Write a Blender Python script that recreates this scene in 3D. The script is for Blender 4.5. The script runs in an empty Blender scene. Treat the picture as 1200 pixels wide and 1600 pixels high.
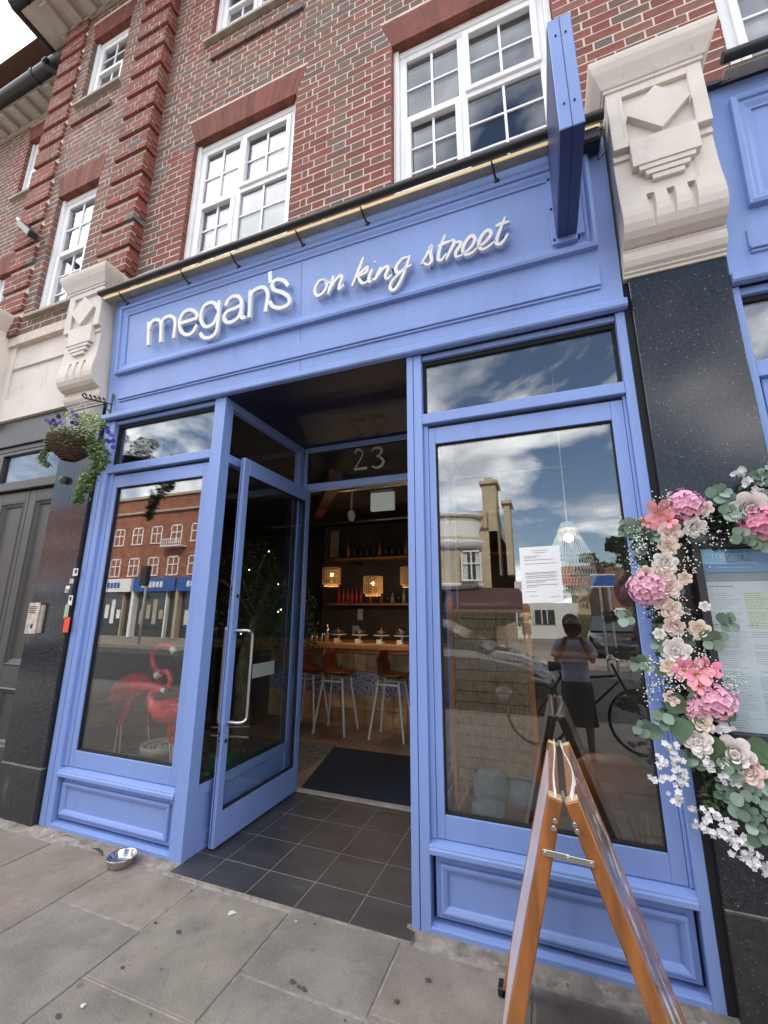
import bpy, math, random
from mathutils import Vector, Matrix
random.seed(7)
R = math.radians
scn = bpy.context.scene
COL = scn.collection

# ---------------------------------------------------------------- camera
ROWS = ((0.93472107, 0.35536396, 0.00360248), (-0.07800412, 0.21504444, -0.97348408), (-0.34671585, 0.90965507, 0.22872643))
CAMP = Vector((3.5111982, -2.32519271, 1.5)); FPX = 656.502
cam = bpy.data.objects.new('camera', bpy.data.cameras.new('camera')); COL.objects.link(cam)
cam.data.sensor_fit = 'VERTICAL'; cam.data.sensor_height = 36.0; cam.data.sensor_width = 27.0
cam.data.lens = FPX / 1600 * 36.0
cam.data.clip_start = 0.02; cam.data.clip_end = 400
rx, ry, rz = (Vector(r) for r in ROWS)
cam.matrix_world = Matrix(((rx.x, -ry.x, -rz.x, CAMP.x), (rx.y, -ry.y, -rz.y, CAMP.y), (rx.z, -ry.z, -rz.z, CAMP.z), (0, 0, 0, 1)))
scn.camera = cam

# ---------------------------------------------------------------- sky, sun, exposure
SUN_EL, SUN_AZ = R(42), R(22)          # azimuth measured from +Y towards +X: the sun stands behind the shop
W = bpy.data.worlds.new('World'); scn.world = W; W.use_nodes = True
nt = W.node_tree; nt.nodes.clear()
def wn(t, **k):
    n = nt.nodes.new(t)
    for a, b in k.items(): setattr(n, a, b)
    return n
out = wn('ShaderNodeOutputWorld'); bg = wn('ShaderNodeBackground'); bg.inputs['Strength'].default_value = 0.12
sky = wn('ShaderNodeTexSky', sky_type='NISHITA', sun_disc=False, sun_elevation=SUN_EL, sun_rotation=SUN_AZ, air_density=1.0, dust_density=1.2)
tc = wn('ShaderNodeTexCoord'); sep = wn('ShaderNodeSeparateXYZ')
nt.links.new(tc.outputs['Generated'], sep.inputs[0])
ad = wn('ShaderNodeMath', operation='ADD'); ad.inputs[1].default_value = 0.22; nt.links.new(sep.outputs['Z'], ad.inputs[0])
mx0 = wn('ShaderNodeMath', operation='MAXIMUM'); mx0.inputs[1].default_value = 0.08; nt.links.new(ad.outputs[0], mx0.inputs[0])
dx = wn('ShaderNodeMath', operation='DIVIDE'); dy = wn('ShaderNodeMath', operation='DIVIDE')
nt.links.new(sep.outputs['X'], dx.inputs[0]); nt.links.new(mx0.outputs[0], dx.inputs[1])
nt.links.new(sep.outputs['Y'], dy.inputs[0]); nt.links.new(mx0.outputs[0], dy.inputs[1])
cmb = wn('ShaderNodeCombineXYZ'); nt.links.new(dx.outputs[0], cmb.inputs[0]); nt.links.new(dy.outputs[0], cmb.inputs[1])
cmb.inputs[2].default_value = 5.1
nz = wn('ShaderNodeTexNoise'); nz.inputs['Scale'].default_value = 1.15; nz.inputs['Detail'].default_value = 9; nz.inputs['Roughness'].default_value = 0.56; nz.inputs['Distortion'].default_value = 0.25
nt.links.new(cmb.outputs[0], nz.inputs['Vector'])
cr = wn('ShaderNodeValToRGB'); cr.color_ramp.elements[0].position = 0.475; cr.color_ramp.elements[1].position = 0.575
gy = wn('ShaderNodeMath', operation='MAXIMUM'); gy.inputs[1].default_value = 0; nt.links.new(sep.outputs['Y'], gy.inputs[0])
ga = wn('ShaderNodeMath', operation='MULTIPLY_ADD'); ga.inputs[1].default_value = 0.32; nt.links.new(gy.outputs[0], ga.inputs[0]); nt.links.new(nz.outputs['Fac'], ga.inputs[2])
nt.links.new(ga.outputs[0], cr.inputs[0])
nz2 = wn('ShaderNodeTexNoise'); nz2.inputs['Scale'].default_value = 2.6; nz2.inputs['Detail'].default_value = 6
nt.links.new(cmb.outputs[0], nz2.inputs['Vector'])
cc = wn('ShaderNodeValToRGB'); cc.color_ramp.elements[0].position = 0.36; cc.color_ramp.elements[1].position = 0.64
cc.color_ramp.elements[0].color = (6.8, 7.1, 7.6, 1); cc.color_ramp.elements[1].color = (18.5, 18.2, 17.6, 1)
nt.links.new(nz2.outputs['Fac'], cc.inputs[0])
mxs = wn('ShaderNodeMix', data_type='RGBA')
nt.links.new(cr.outputs[0], mxs.inputs[0]); nt.links.new(sky.outputs[0], mxs.inputs[6]); nt.links.new(cc.outputs[0], mxs.inputs[7])
nt.links.new(mxs.outputs[2], bg.inputs['Color']); nt.links.new(bg.outputs[0], out.inputs[0])
sl = bpy.data.lights.new('sun', 'SUN'); sl.energy = 3.2; sl.angle = R(0.5); sl.color = (1, 0.955, 0.88)
so = bpy.data.objects.new('sun', sl); COL.objects.link(so)
sd = Vector((math.sin(SUN_AZ) * math.cos(SUN_EL), math.cos(SUN_AZ) * math.cos(SUN_EL), math.sin(SUN_EL)))
so.rotation_euler = sd.to_track_quat('Z', 'Y').to_euler(); so.location = (0, 0, 30)
vs = scn.view_settings; vs.view_transform = 'Standard'; vs.look = 'None'; vs.gamma = 1; vs.use_curve_mapping = False
vs.exposure = 1.38

# ---------------------------------------------------------------- helpers
def ray(px, py):
    a, b = (px - 600) / FPX, (py - 800) / FPX
    return Vector(tuple(ROWS[0][i] * a + ROWS[1][i] * b + ROWS[2][i] for i in range(3)))
def at(px, py, y=0.0):
    """the point of the place seen at (px, py) of the photograph on the upright plane y"""
    d = ray(px, py); t = (y - CAMP.y) / d.y
    return CAMP + d * t
def crop(ox, oy, k, pts): return [(ox + x / k, oy + y / k) for x, y in pts]

class MB:
    def __init__(s): s.v = []; s.f = []; s.c = []; s.sm = []
    def add(s, vs, fs, col=None, smooth=False):
        n = len(s.v); s.v.extend(tuple(v) for v in vs)
        for f in fs:
            s.f.append(tuple(i + n for i in f)); s.c.append(col); s.sm.append(smooth)
        return s
    def box(s, x0, x1, y0, y1, z0, z1, col=None):
        return s.add([(x0, y0, z0), (x1, y0, z0), (x1, y1, z0), (x0, y1, z0), (x0, y0, z1), (x1, y0, z1), (x1, y1, z1), (x0, y1, z1)],
                     [(0, 1, 5, 4), (1, 2, 6, 5), (2, 3, 7, 6), (3, 0, 4, 7), (4, 5, 6, 7), (3, 2, 1, 0)], col)
    def hexa(s, p, col=None):
        return s.add(p, [(0, 1, 5, 4), (1, 2, 6, 5), (2, 3, 7, 6), (3, 0, 4, 7), (4, 5, 6, 7), (3, 2, 1, 0)], col)
    def beam(s, a, b, w, t, up=(0, 0, 1)):
        a, b = Vector(a), Vector(b); d = (b - a).normalized(); u = Vector(up)
        sd_ = d.cross(u); sd_ = sd_.normalized() if sd_.length > 1e-4 else Vector((1, 0, 0)); u2 = sd_.cross(d)
        q = []
        for c_ in (a, b):
            for i, j in ((-1, -1), (1, -1), (1, 1), (-1, 1)): q.append(c_ + sd_ * (i * w / 2) + u2 * (j * t / 2))
        return s.add(q, [(3, 2, 1, 0), (4, 5, 6, 7), (0, 1, 5, 4), (1, 2, 6, 5), (2, 3, 7, 6), (3, 0, 4, 7)])
    def prof_x(s, prof, x0, x1, closed=True, smooth=False, xa=None):
        """extrude a (y, z) outline along x; xa(y,z) may give the ends"""
        n = len(prof); vs_ = []
        for e in (0, 1):
            for (y, z) in prof:
                vs_.append(((x0, x1)[e] if xa is None else xa(e, y, z), y, z))
        fs = [(i, (i + 1) % n, n + (i + 1) % n, n + i) for i in range(n if closed else n - 1)]
        s.add(vs_, fs, None, smooth)
        if closed: s.add(vs_, [tuple(range(n))[::-1], tuple(range(n, 2 * n))])
        return s
    def tube(s, pts, rad, seg=8, cap=True, smooth=True, sq=None):
        pts = [Vector(p) for p in pts]; n = len(pts)
        if not hasattr(rad, '__len__'): rad = [rad] * n
        t0 = (pts[1] - pts[0]).normalized(); u = t0.orthogonal().normalized(); vs_ = []
        for i, p in enumerate(pts):
            t = (pts[min(i + 1, n - 1)] - pts[max(i - 1, 0)])
            t = t.normalized() if t.length > 1e-9 else t0
            u = u - t * u.dot(t); u = u.normalized() if u.length > 1e-6 else t.orthogonal().normalized(); w = t.cross(u)
            for k in range(seg):
                a = 2 * math.pi * k / seg
                vs_.append(p + (u * math.cos(a) + w * math.sin(a)) * rad[i])
        fs = [(i * seg + k, i * seg + (k + 1) % seg, (i + 1) * seg + (k + 1) % seg, (i + 1) * seg + k) for i in range(n - 1) for k in range(seg)]
        s.add(vs_, fs, None, smooth)
        if cap: s.add(vs_, [tuple(range(seg))[::-1], tuple(range((n - 1) * seg, n * seg))])
        return s
    def lathe(s, prof, c, seg=24, smooth=True, sx=1, sy=1):
        n = len(prof); vs_ = []
        for k in range(seg):
            a = 2 * math.pi * k / seg
            for r, z in prof: vs_.append((c[0] + r * sx * math.cos(a), c[1] + r * sy * math.sin(a), c[2] + z))
        fs = [(k * n + i, ((k + 1) % seg) * n + i, ((k + 1) % seg) * n + i + 1, k * n + i + 1) for k in range(seg) for i in range(n - 1)]
        return s.add(vs_, fs, None, smooth)
    def ball(s, c, r, seg=8, rings=5, sz=1.0, col=None):
        prof = [(max(1e-4, r * math.sin(math.pi * i / rings)), -r * sz * math.cos(math.pi * i / rings)) for i in range(rings + 1)]
        return s.lathe(prof, c, seg)
    def build(s, name, m, parent=None, bevel=0, kind=None, segs=1, label=None):
        me = bpy.data.meshes.new(name); me.from_pydata(s.v, [], s.f)
        if any(c is not None for c in s.c):
            ca = me.color_attributes.new('Col', 'FLOAT_COLOR', 'CORNER'); k = 0; buf = []
            for f, c in zip(s.f, s.c):
                for _ in f: buf.extend((c or (.5, .5, .5, 1)))
            ca.data.foreach_set('color', buf)
        me.polygons.foreach_set('use_smooth', s.sm)
        me.update()
        o = bpy.data.objects.new(name, me); COL.objects.link(o)
        if m is not None: me.materials.append(m)
        if parent is not None: attach(o, parent)
        if bevel:
            b = o.modifiers.new('bevel', 'BEVEL'); b.width = bevel; b.segments = segs; b.limit_method = 'ANGLE'; b.angle_limit = R(40)
        if kind: o['kind'] = kind
        if label: o['label'] = label
        return o
WM = {}
def attach(o, parent):
    o.parent = parent
    o.matrix_parent_inverse = Matrix.Translation(-WM.get(parent.name, Vector((0, 0, 0))))
def thing(name, label, cat, loc=(0, 0, 0), group=None):
    o = bpy.data.objects.new(name, None); COL.objects.link(o); o.location = loc; o.empty_display_size = .1
    WM[o.name] = Vector(loc); o['label'] = label; o['category'] = cat
    if group: o['group'] = group
    return o
def tag(o, label, cat, group=None):
    o['label'] = label; o['category'] = cat
    if group: o['group'] = group
    return o
def struct(o): o['kind'] = 'structure'; return o
def kids(o): return [c for c in bpy.data.objects if c.parent == o]
def copy_tree(o, dloc=(0, 0, 0), label=None, group=None, rotz=0):
    def rec(a, par):
        c = a.copy(); COL.objects.link(c); c.parent = par
        for k in KID.get(a.name, ()): rec(k, c)
        return c
    KID = {}
    for q in bpy.data.objects:
        if q.parent: KID.setdefault(q.parent.name, []).append(q)
    c = rec(o, None); c.location = Vector(o.location) + Vector(dloc); c.rotation_euler.z += rotz
    WM[c.name] = Vector(c.location)
    if label: c['label'] = label
    if group: c['group'] = group
    return c
def catmull(p, n=6, closed=False):
    p = [Vector(q) for q in p]; L = len(p); o = []
    if L < 3 and not closed: return p
    for i in range(L if closed else L - 1):
        a = p[(i - 1) % L] if closed or i > 0 else p[0] * 2 - p[1]
        b, c = p[i], p[(i + 1) % L]
        d = p[(i + 2) % L] if closed or i + 2 < L else c * 2 - b
        for k in range(n):
            t = k / n
            o.append(0.5 * ((2 * b) + (c - a) * t + (2 * a - 5 * b + 4 * c - d) * t * t + (3 * b - a - 3 * c + d) * t ** 3))
    if not closed: o.append(p[-1])
    return o
def lerp(a, b, t): return a + (b - a) * t

# ---------------------------------------------------------------- materials
def mat(name, col, rough=0.6, metal=0.0, var=0.0, vs=4.0, bump=0.0, bs=60.0, spec=0.5, col2=None, stretch=None, coat=0.0, attr=None, emit=None, estr=0, detail=6, thr=(0.35, 0.65), alpha=1.0, trans=0.0):
    m = bpy.data.materials.new(name); m.use_nodes = True; t = m.node_tree; b = t.nodes['Principled BSDF']
    b.inputs['Roughness'].default_value = rough; b.inputs['Metallic'].default_value = metal
    b.inputs['Specular IOR Level'].default_value = spec
    b.inputs['Coat Weight'].default_value = coat; b.inputs['Coat Roughness'].default_value = 0.08
    b.inputs['Base Color'].default_value = (*col, 1); b.inputs['Transmission Weight'].default_value = trans
    b.inputs['Alpha'].default_value = alpha
    L = t.links.new
    co = t.nodes.new('ShaderNodeTexCoord'); mp = t.nodes.new('ShaderNodeMapping'); L(co.outputs['Object'], mp.inputs[0])
    if stretch: mp.inputs['Scale'].default_value = stretch
    src = None
    if attr:
        if attr == 'obj':
            a = t.nodes.new('ShaderNodeObjectInfo'); src = a.outputs['Color']
        else:
            a = t.nodes.new('ShaderNodeAttribute'); a.attribute_name = attr; src = a.outputs['Color']
    if var or col2:
        n = t.nodes.new('ShaderNodeTexNoise'); n.inputs['Scale'].default_value = vs; n.inputs['Detail'].default_value = detail; n.inputs['Roughness'].default_value = 0.62
        L(mp.outputs[0], n.inputs['Vector'])
        r = t.nodes.new('ShaderNodeMapRange'); r.inputs[1].default_value = thr[0]; r.inputs[2].default_value = thr[1]
        L(n.outputs['Fac'], r.inputs[0])
        x = t.nodes.new('ShaderNodeMix'); x.data_type = 'RGBA'
        L(r.outputs[0], x.inputs[0])
        if src is not None:
            mu = []
            for i, k in ((6, 1 - var), (7, 1 + var)):
                q = t.nodes.new('ShaderNodeMix'); q.data_type = 'RGBA'; q.blend_type = 'MULTIPLY'; q.inputs[0].default_value = 1
                L(src, q.inputs[6]); q.inputs[7].default_value = (k, k, k, 1); L(q.outputs[2], x.inputs[i])
        else:
            x.inputs[6].default_value = (*[c * (1 - var) for c in col], 1)
            x.inputs[7].default_value = (*(col2 if col2 else [c * (1 + var) for c in col]), 1)
        L(x.outputs[2], b.inputs['Base Color'])
    elif src is not None: L(src, b.inputs['Base Color'])
    if bump:
        n2 = t.nodes.new('ShaderNodeTexNoise'); n2.inputs['Scale'].default_value = bs; n2.inputs['Detail'].default_value = 5
        L(mp.outputs[0], n2.inputs['Vector'])
        bp = t.nodes.new('ShaderNodeBump'); bp.inputs['Strength'].default_value = bump; bp.inputs['Distance'].default_value = 0.004
        L(n2.outputs['Fac'], bp.inputs['Height']); L(bp.outputs[0], b.inputs['Normal'])
    if emit:
        b.inputs['Emission Color'].default_value = (*emit, 1); b.inputs['Emission Strength'].default_value = estr
    return m
def nodes_of(m): return m.node_tree, m.node_tree.nodes['Principled BSDF']
def overlay(m, col, scale, thr, kind='noise', amount=1.0, rough=None, stretch=None):
    """spots / stains of another colour over what the material has"""
    t, b = nodes_of(m); L = t.links.new
    co = t.nodes.new('ShaderNodeTexCoord'); mp = t.nodes.new('ShaderNodeMapping'); L(co.outputs['Object'], mp.inputs[0])
    if stretch: mp.inputs['Scale'].default_value = stretch
    if kind == 'noise':
        n = t.nodes.new('ShaderNodeTexNoise'); n.inputs['Scale'].default_value = scale; n.inputs['Detail'].default_value = 8; n.inputs['Roughness'].default_value = 0.65; o = n.outputs['Fac']
    else:
        n = t.nodes.new('ShaderNodeTexVoronoi'); n.inputs['Scale'].default_value = scale; o = n.outputs['Distance']
    L(mp.outputs[0], n.inputs['Vector'])
    r = t.nodes.new('ShaderNodeMapRange'); r.inputs[1].default_value = thr[0]; r.inputs[2].default_value = thr[1]; r.inputs[4].default_value = amount
    L(o, r.inputs[0])
    x = t.nodes.new('ShaderNodeMix'); x.data_type = 'RGBA'; L(r.outputs[0], x.inputs[0])
    old = b.inputs['Base Color']
    if old.is_linked: L(old.links[0].from_socket, x.inputs[6])
    else: x.inputs[6].default_value = old.default_value
    x.inputs[7].default_value = (*col, 1); L(x.outputs[2], old)
    if rough is not None:
        y = t.nodes.new('ShaderNodeMix'); L(r.outputs[0], y.inputs[0]); y.inputs[2].default_value = b.inputs['Roughness'].default_value; y.inputs[3].default_value = rough
        L(y.outputs[0], b.inputs['Roughness'])
    return m
def glass(name, base=0.10, tint=(0.93, 0.96, 0.95), rough=0.0, pw=4.0, wob=0.0):
    m = bpy.data.materials.new(name); m.use_nodes = True; t = m.node_tree; t.nodes.clear(); L = t.links.new
    o = t.nodes.new('ShaderNodeOutputMaterial'); mx = t.nodes.new('ShaderNodeMixShader')
    tr = t.nodes.new('ShaderNodeBsdfTransparent'); tr.inputs[0].default_value = (*tint, 1)
    gl = t.nodes.new('ShaderNodeBsdfGlossy'); gl.inputs['Roughness'].default_value = rough; gl.inputs['Color'].default_value = (0.97, 0.98, 1, 1)
    lw = t.nodes.new('ShaderNodeLayerWeight'); lw.inputs[0].default_value = 0.5
    p = t.nodes.new('ShaderNodeMath'); p.operation = 'POWER'; L(lw.outputs['Facing'], p.inputs[0]); p.inputs[1].default_value = pw
    r = t.nodes.new('ShaderNodeMapRange'); r.inputs[3].default_value = base; r.inputs[4].default_value = 0.95; L(p.outputs[0], r.inputs[0])
    if wob:
        co = t.nodes.new('ShaderNodeTexCoord'); n = t.nodes.new('ShaderNodeTexNoise'); n.inputs['Scale'].default_value = 1.6; n.inputs['Detail'].default_value = 1
        L(co.outputs['Object'], n.inputs['Vector']); bp = t.nodes.new('ShaderNodeBump'); bp.inputs['Strength'].default_value = wob; bp.inputs['Distance'].default_value = 0.02
        L(n.outputs['Fac'], bp.inputs['Height']); L(bp.outputs[0], gl.inputs['Normal'])
    L(r.outputs[0], mx.inputs[0]); L(tr.outputs[0], mx.inputs[1]); L(gl.outputs[0], mx.inputs[2]); L(mx.outputs[0], o.inputs[0])
    return m

BLUE = mat('blue_paint', (0.205, 0.305, 0.62), 0.42, var=0.05, vs=2.2, bump=0.22, bs=120, stretch=(1, 1, .15))
overlay(BLUE, (0.10, 0.13, 0.26), 38, (0.69, 0.76), amount=.6)
overlay(BLUE, (0.15, 0.21, 0.44), 7, (0.56, 0.74), amount=.4, stretch=(1.5, 1.5, .35))
overlay(BLUE, (0.27, 0.36, 0.66), 55, (0.66, 0.74), amount=.4, stretch=(1, 1, .2))
BLUE_D = mat('sign_blue_paint', (0.19, 0.28, 0.58), 0.35, var=0.05, vs=3)
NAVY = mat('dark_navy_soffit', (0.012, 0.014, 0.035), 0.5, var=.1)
BLACKGAP = mat('shadow_gap_rubber', (0.008, 0.008, 0.01), 0.8)
WHITEL = mat('white_letter_acrylic', (0.74, 0.74, 0.73), 0.35)
STONE = mat('painted_stone', (0.66, 0.60, 0.54), 0.75, var=0.07, vs=2.5, bump=0.25, bs=45)
overlay(STONE, (0.42, 0.37, 0.32), 5.5, (0.60, 0.75), amount=.5)
overlay(STONE, (0.20, 0.18, 0.16), 26, (0.70, 0.76), amount=.7)
overlay(STONE, (0.36, 0.33, 0.29), 9, (0.58, 0.72), amount=.45, stretch=(3, 3, .25))
GRAN = mat('polished_black_granite', (0.020, 0.021, 0.027), 0.12, var=0.35, vs=60, spec=0.45)
overlay(GRAN, (0.16, 0.16, 0.18), 75, (0.20, 0.10), kind='voronoi', amount=.7)
overlay(GRAN, (0.26, 0.26, 0.27), 33, (0.13, 0.06), kind='voronoi', amount=.8)
overlay(GRAN, (0.36, 0.36, 0.37), 13, (0.69, 0.74), amount=.8)
overlay(GRAN, (0.045, 0.045, 0.05), 150, (0.5, 0.62), amount=.6)
GRANW = mat('weathered_black_granite', (0.028, 0.028, 0.03), 0.38, var=0.3, vs=40, spec=0.5, bump=.15)
overlay(GRANW, (0.10, 0.10, 0.10), 60, (0.22, 0.10), kind='voronoi', amount=.8)
overlay(GRANW, (0.20, 0.19, 0.18), 7, (0.60, 0.72), amount=.6, rough=.8, stretch=(1, 1, .35))
MORT = mat('pale_mortar', (0.62, 0.53, 0.46), 0.9, var=0.12, vs=14, bump=.4, bs=120)
BRK_O = mat('brick_single', (0.3, 0.1, 0.08), 0.85, attr='obj', var=0.22, vs=2.2, bump=0.6, bs=8)
BRK_A = mat('brick_mass', (0.3, 0.1, 0.08), 0.85, attr='Col', var=0.22, vs=22, bump=0.6, bs=90)
RUB = mat('rubbed_red_brick', (0.27, 0.062, 0.035), 0.85, attr='obj', var=0.14, vs=9, bump=0.35, bs=60)
UPVC = mat('white_window_frame', (0.80, 0.80, 0.81), 0.35, var=.03, vs=5)
SILL = mat('grey_stone_sill', (0.38, 0.34, 0.28), 0.85, var=.15, vs=9, bump=.3)
BLIND = mat('pale_net_curtain', (0.27, 0.27, 0.285), 0.9, var=0.16, vs=3, stretch=(9, 1, .6), detail=2)
BLACK = mat('black_metal', (0.012, 0.012, 0.014), 0.4)
GUT = mat('black_gutter', (0.02, 0.022, 0.022), 0.45, var=.3, vs=6)
EAVE = mat('painted_eaves', (0.50, 0.46, 0.42), 0.8, var=.12, vs=4)
STEEL = mat('brushed_steel', (0.62, 0.61, 0.59), 0.28, metal=1)
CHROME = mat('polished_steel', (0.72, 0.70, 0.67), 0.07, metal=1)
GLASS = glass('shop_glass', base=0.105, pw=3.6, tint=(.96,.975,.97))
GLASSU = glass('upper_window_glass', base=0.075, pw=4.0, tint=(.76, .78, .82), wob=.05)
GLASSD = glass('door_glass', base=0.035, pw=4.5)
SLABM = mat('york_stone', (0.235, 0.205, 0.18), 0.8, attr='obj', var=0.22, vs=3.4, bump=0.8, bs=110, detail=12)
overlay(SLABM, (0.33, 0.30, 0.27), 95, (0.58, 0.68), amount=.6)
overlay(SLABM, (0.12, 0.10, 0.085), 14, (0.56, 0.72), amount=.55)
overlay(SLABM, (0.10, 0.092, 0.085), 70, (0.62, 0.72), amount=.6)
overlay(SLABM, (0.115, 0.105, 0.10), 6.0, (0.60, 0.74), amount=.55)
overlay(SLABM, (0.40, 0.37, 0.33), 3.3, (0.64, 0.76), amount=.45)
overlay(SLABM, (0.07, 0.065, 0.06), 2.7, (0.050, 0.025), kind='voronoi', amount=.6)
GROUT = mat('pale_joint', (0.30, 0.27, 0.235), 0.95, var=.3, vs=18, bump=.5)
CEM = mat('cement_fillet', (0.235, 0.205, 0.175), 0.95, var=.35, vs=9, bump=1.0, bs=45)
overlay(CEM, (0.42, 0.38, 0.34), 12, (0.56, 0.66), amount=.8)
overlay(CEM, (0.09, 0.08, 0.07), 22, (0.60, 0.68), amount=.8)
TILE = mat('slate_grey_tile', (0.045, 0.045, 0.05), 0.42, var=0.25, vs=7, bump=.35, bs=26, stretch=(.35, 1, 1))
overlay(TILE, (0.16, 0.15, 0.15), 20, (0.62, 0.78), amount=.5, stretch=(.3, 1, 1))
ASPH = mat('asphalt', (0.06, 0.06, 0.062), 0.85, var=.2, vs=3, bump=.4)
MATM = mat('navy_mat', (0.012, 0.018, 0.035), 0.95, var=.25, vs=140, bump=.6, bs=300)
WOODA = mat('varnished_orange_wood', (0.27, 0.098, 0.026), 0.28, var=.35, vs=5, stretch=(4, 4, .35), coat=.5, detail=8)
overlay(WOODA, (.05, .02, .008), 3.0, (.60, .74), amount=.7, stretch=(3, 3, .5))
overlay(WOODA, (.42, .22, .09), 40, (.70, .74), amount=.7)
WOODE = mat('pale_cut_wood', (0.62, 0.43, 0.24), 0.6, var=.15, vs=20)
DGREY = mat('dark_grey_paint', (0.045, 0.046, 0.043), 0.42, var=.08, vs=3)
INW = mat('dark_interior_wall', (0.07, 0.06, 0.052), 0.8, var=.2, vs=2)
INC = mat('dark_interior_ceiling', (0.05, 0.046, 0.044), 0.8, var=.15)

def part(name, fn, m=None, bevel=.003, parent='front', **k):
    g = MB(); fn(g); return g.build(name, m or BLUE, sf if parent == 'front' else parent, bevel=bevel, **k)

# ================================================================ THE PLACE
# ---------------------------------------------------------------- ground
g = MB(); g.box(-60, 60, -60, -4.62, -0.35, -0.13); road = struct(g.build('road', ASPH))
sheet = MB(); sheet.box(-400, 400, -400, 400, -1.2, -0.5); struct(sheet.build('ground', ASPH))
g = MB(); g.box(-60, 60, -4.62, 12, -0.35, -0.0075); pave = struct(g.build('pavement', GROUT))
g = MB(); g.box(-60, 60, -60, -11.6, -0.13, 0.0); farp = struct(g.build('far_pavement', CEM))
xs = [-4.52, -3.9, -3.3, -2.72, -2.1, -1.5, -0.9, -0.29, .325, .955, 1.565, 2.16, 2.75, 3.34, 3.95, 4.55, 5.15, 5.8, 6.4, 7.0]
cross = {.325: [-1.02], .955: [-.466], 1.565: [-.745], 2.16: [-.497], 2.75: [-.47], 3.34: [-.62], -.29: [-.75]}
pk = 0
for i in range(len(xs) - 1):
    x0, x1 = xs[i], xs[i + 1]
    ys = [-.09 - .02 * math.sin(i * 2.1)]
    y = cross.get(x0, [-.35 - .25 * random.random()])[0]; ys.append(y)
    while y > -4.1:
        y -= random.choice((.62, .75, .9, .8)); ys.append(max(y, -4.42))
    for j in range(len(ys) - 1):
        a, b = ys[j + 1], ys[j]
        if b - a < .06: continue
        g = MB(); k = .004 + .002 * random.random(); z = random.uniform(-.0035, .0)
        jx = [random.uniform(-.003, .003) for _ in range(8)]
        g.hexa([(x0 + k + jx[0], a + k, -.05), (x1 - k + jx[1], a + k, -.05), (x1 - k + jx[2], b - k, -.05), (x0 + k + jx[3], b - k, -.05),
                (x0 + k + jx[0], a + k, z + jx[4] * .5), (x1 - k + jx[1], a + k, z + jx[5] * .5), (x1 - k + jx[2], b - k, z + jx[6] * .5), (x0 + k + jx[3], b - k, z + jx[7] * .5)])
        s = g.build('paving_slab', SLABM, pave, bevel=.004)
        v = random.uniform(.93, 1.12); w = random.uniform(-.015, .022)
        s.color = (.222 * v + w * .7, .194 * v, .164 * v - w * .5, 1)
g = MB(); g.box(-60, 60, -4.62, -4.47, -.13, -.004)
g.build('kerb', CEM, pave, bevel=.01)
# rough cement strip where the slabs meet the shop, uneven in outline
g = MB(); n = 150; vs_ = []
for i in range(n + 1):
    x = -3.2 + i * (7.9 / n)
    e = -.070 + .014 * math.sin(x * 5.3) + .009 * math.sin(x * 17 + 1) + random.uniform(-.016, .016)
    vs_ += [(x, .02, .008 + random.uniform(0, .004)), (x, -.02, .005 + random.uniform(0, .005)), (x, e + .025, .0015 + random.uniform(0, .003)), (x, e, -.014)]
g.add(vs_, [(4 * i + k, 4 * i + k + 1, 4 * i + k + 5, 4 * i + k + 4) for i in range(n) for k in range(3) if not (1.32 < -3.2 + i * 7.9 / n < 2.74)])
g.build('cement_fillet', CEM, pave)
# gum spots and crumbs: thin discs pressed on the slabs
GUM = mat('old_gum', (0.075, 0.068, 0.062), 0.9); GUMW = mat('pale_dropping', (0.6, 0.58, 0.53), 0.9)
g = MB(); g2 = MB()
def blob(mb, x, y, r, z=.004):
    k = 9; ph = random.random() * 6
    p = [(x + r * (1 + .3 * math.sin(2 * a + ph)) * math.cos(a), y + .8 * r * (1 + .2 * math.sin(3 * a + ph)) * math.sin(a), z) for a in [2 * math.pi * i / k for i in range(k)]]
    mb.add(p + [(x, y, z + .0012)], [(i, (i + 1) % k, k) for i in range(k)])
for px, py, r in [(670 / 2.4, 1200 + 618 / 2.4, .015), (460 / 2.4, 1200 + 752 / 2.4, .01), (583 / 2.4, 1200 + 583 / 2.4, .009), (604 / 2.4, 1200 + 757 / 2.4, .006), (218 / 2.4, 1200 + 933 / 2.4, .012), (565 / 2.4, 1200 + 927 / 2.4, .006), (718 / 2.4, 1200 + 462 / 2.4, .008),
                  (400 + 137 / 2.4, 1200 + 803 / 2.4, .012), (400 + 180 / 2.4, 1200 + 832 / 2.4, .011), (400 + 160 / 2.4, 1200 + 822 / 2.4, .009), (400 + 527 / 2.4, 1200 + 878 / 2.4, .012), (400 + 220 / 2.4, 1200 + 587 / 2.4, .008), (400 + 645 / 2.4, 1200 + 797 / 2.4, .012), (400 + 305 / 2.4, 1200 + 412 / 2.4, .008)]:
    d = ray(px, py); t = -CAMP.z / d.z; q = CAMP + d * t; blob(g, q.x, q.y, r)
for _ in range(45): blob(g, random.uniform(-3, 4.4), random.uniform(-3.5, -.2), random.uniform(.003, .008))
for px, py, r in [(872 / 2.4, 1200 + 545 / 2.4, .018), (862 / 2.4, 1200 + 552 / 2.4, .012), (310 / 2.4, 1200 + 895 / 2.4, .012), (400 + 402 / 2.4, 1200 + 430 / 2.4, .006), (765 / 2.4, 1200 + 410 / 2.4, .006), (400 + 76 / 2.4, 1200 + 458 / 2.4, .005), (400 + 150 / 2.4, 1200 + 578 / 2.4, .006)]:
    d = ray(px, py); t = -CAMP.z / d.z; q = CAMP + d * t; blob(g2, q.x, q.y, r, .0045)
g.build('gum_spots', GUM, pave, kind='stuff'); g2.build('pale_droppings', GUMW, pave, kind='stuff')

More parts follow.
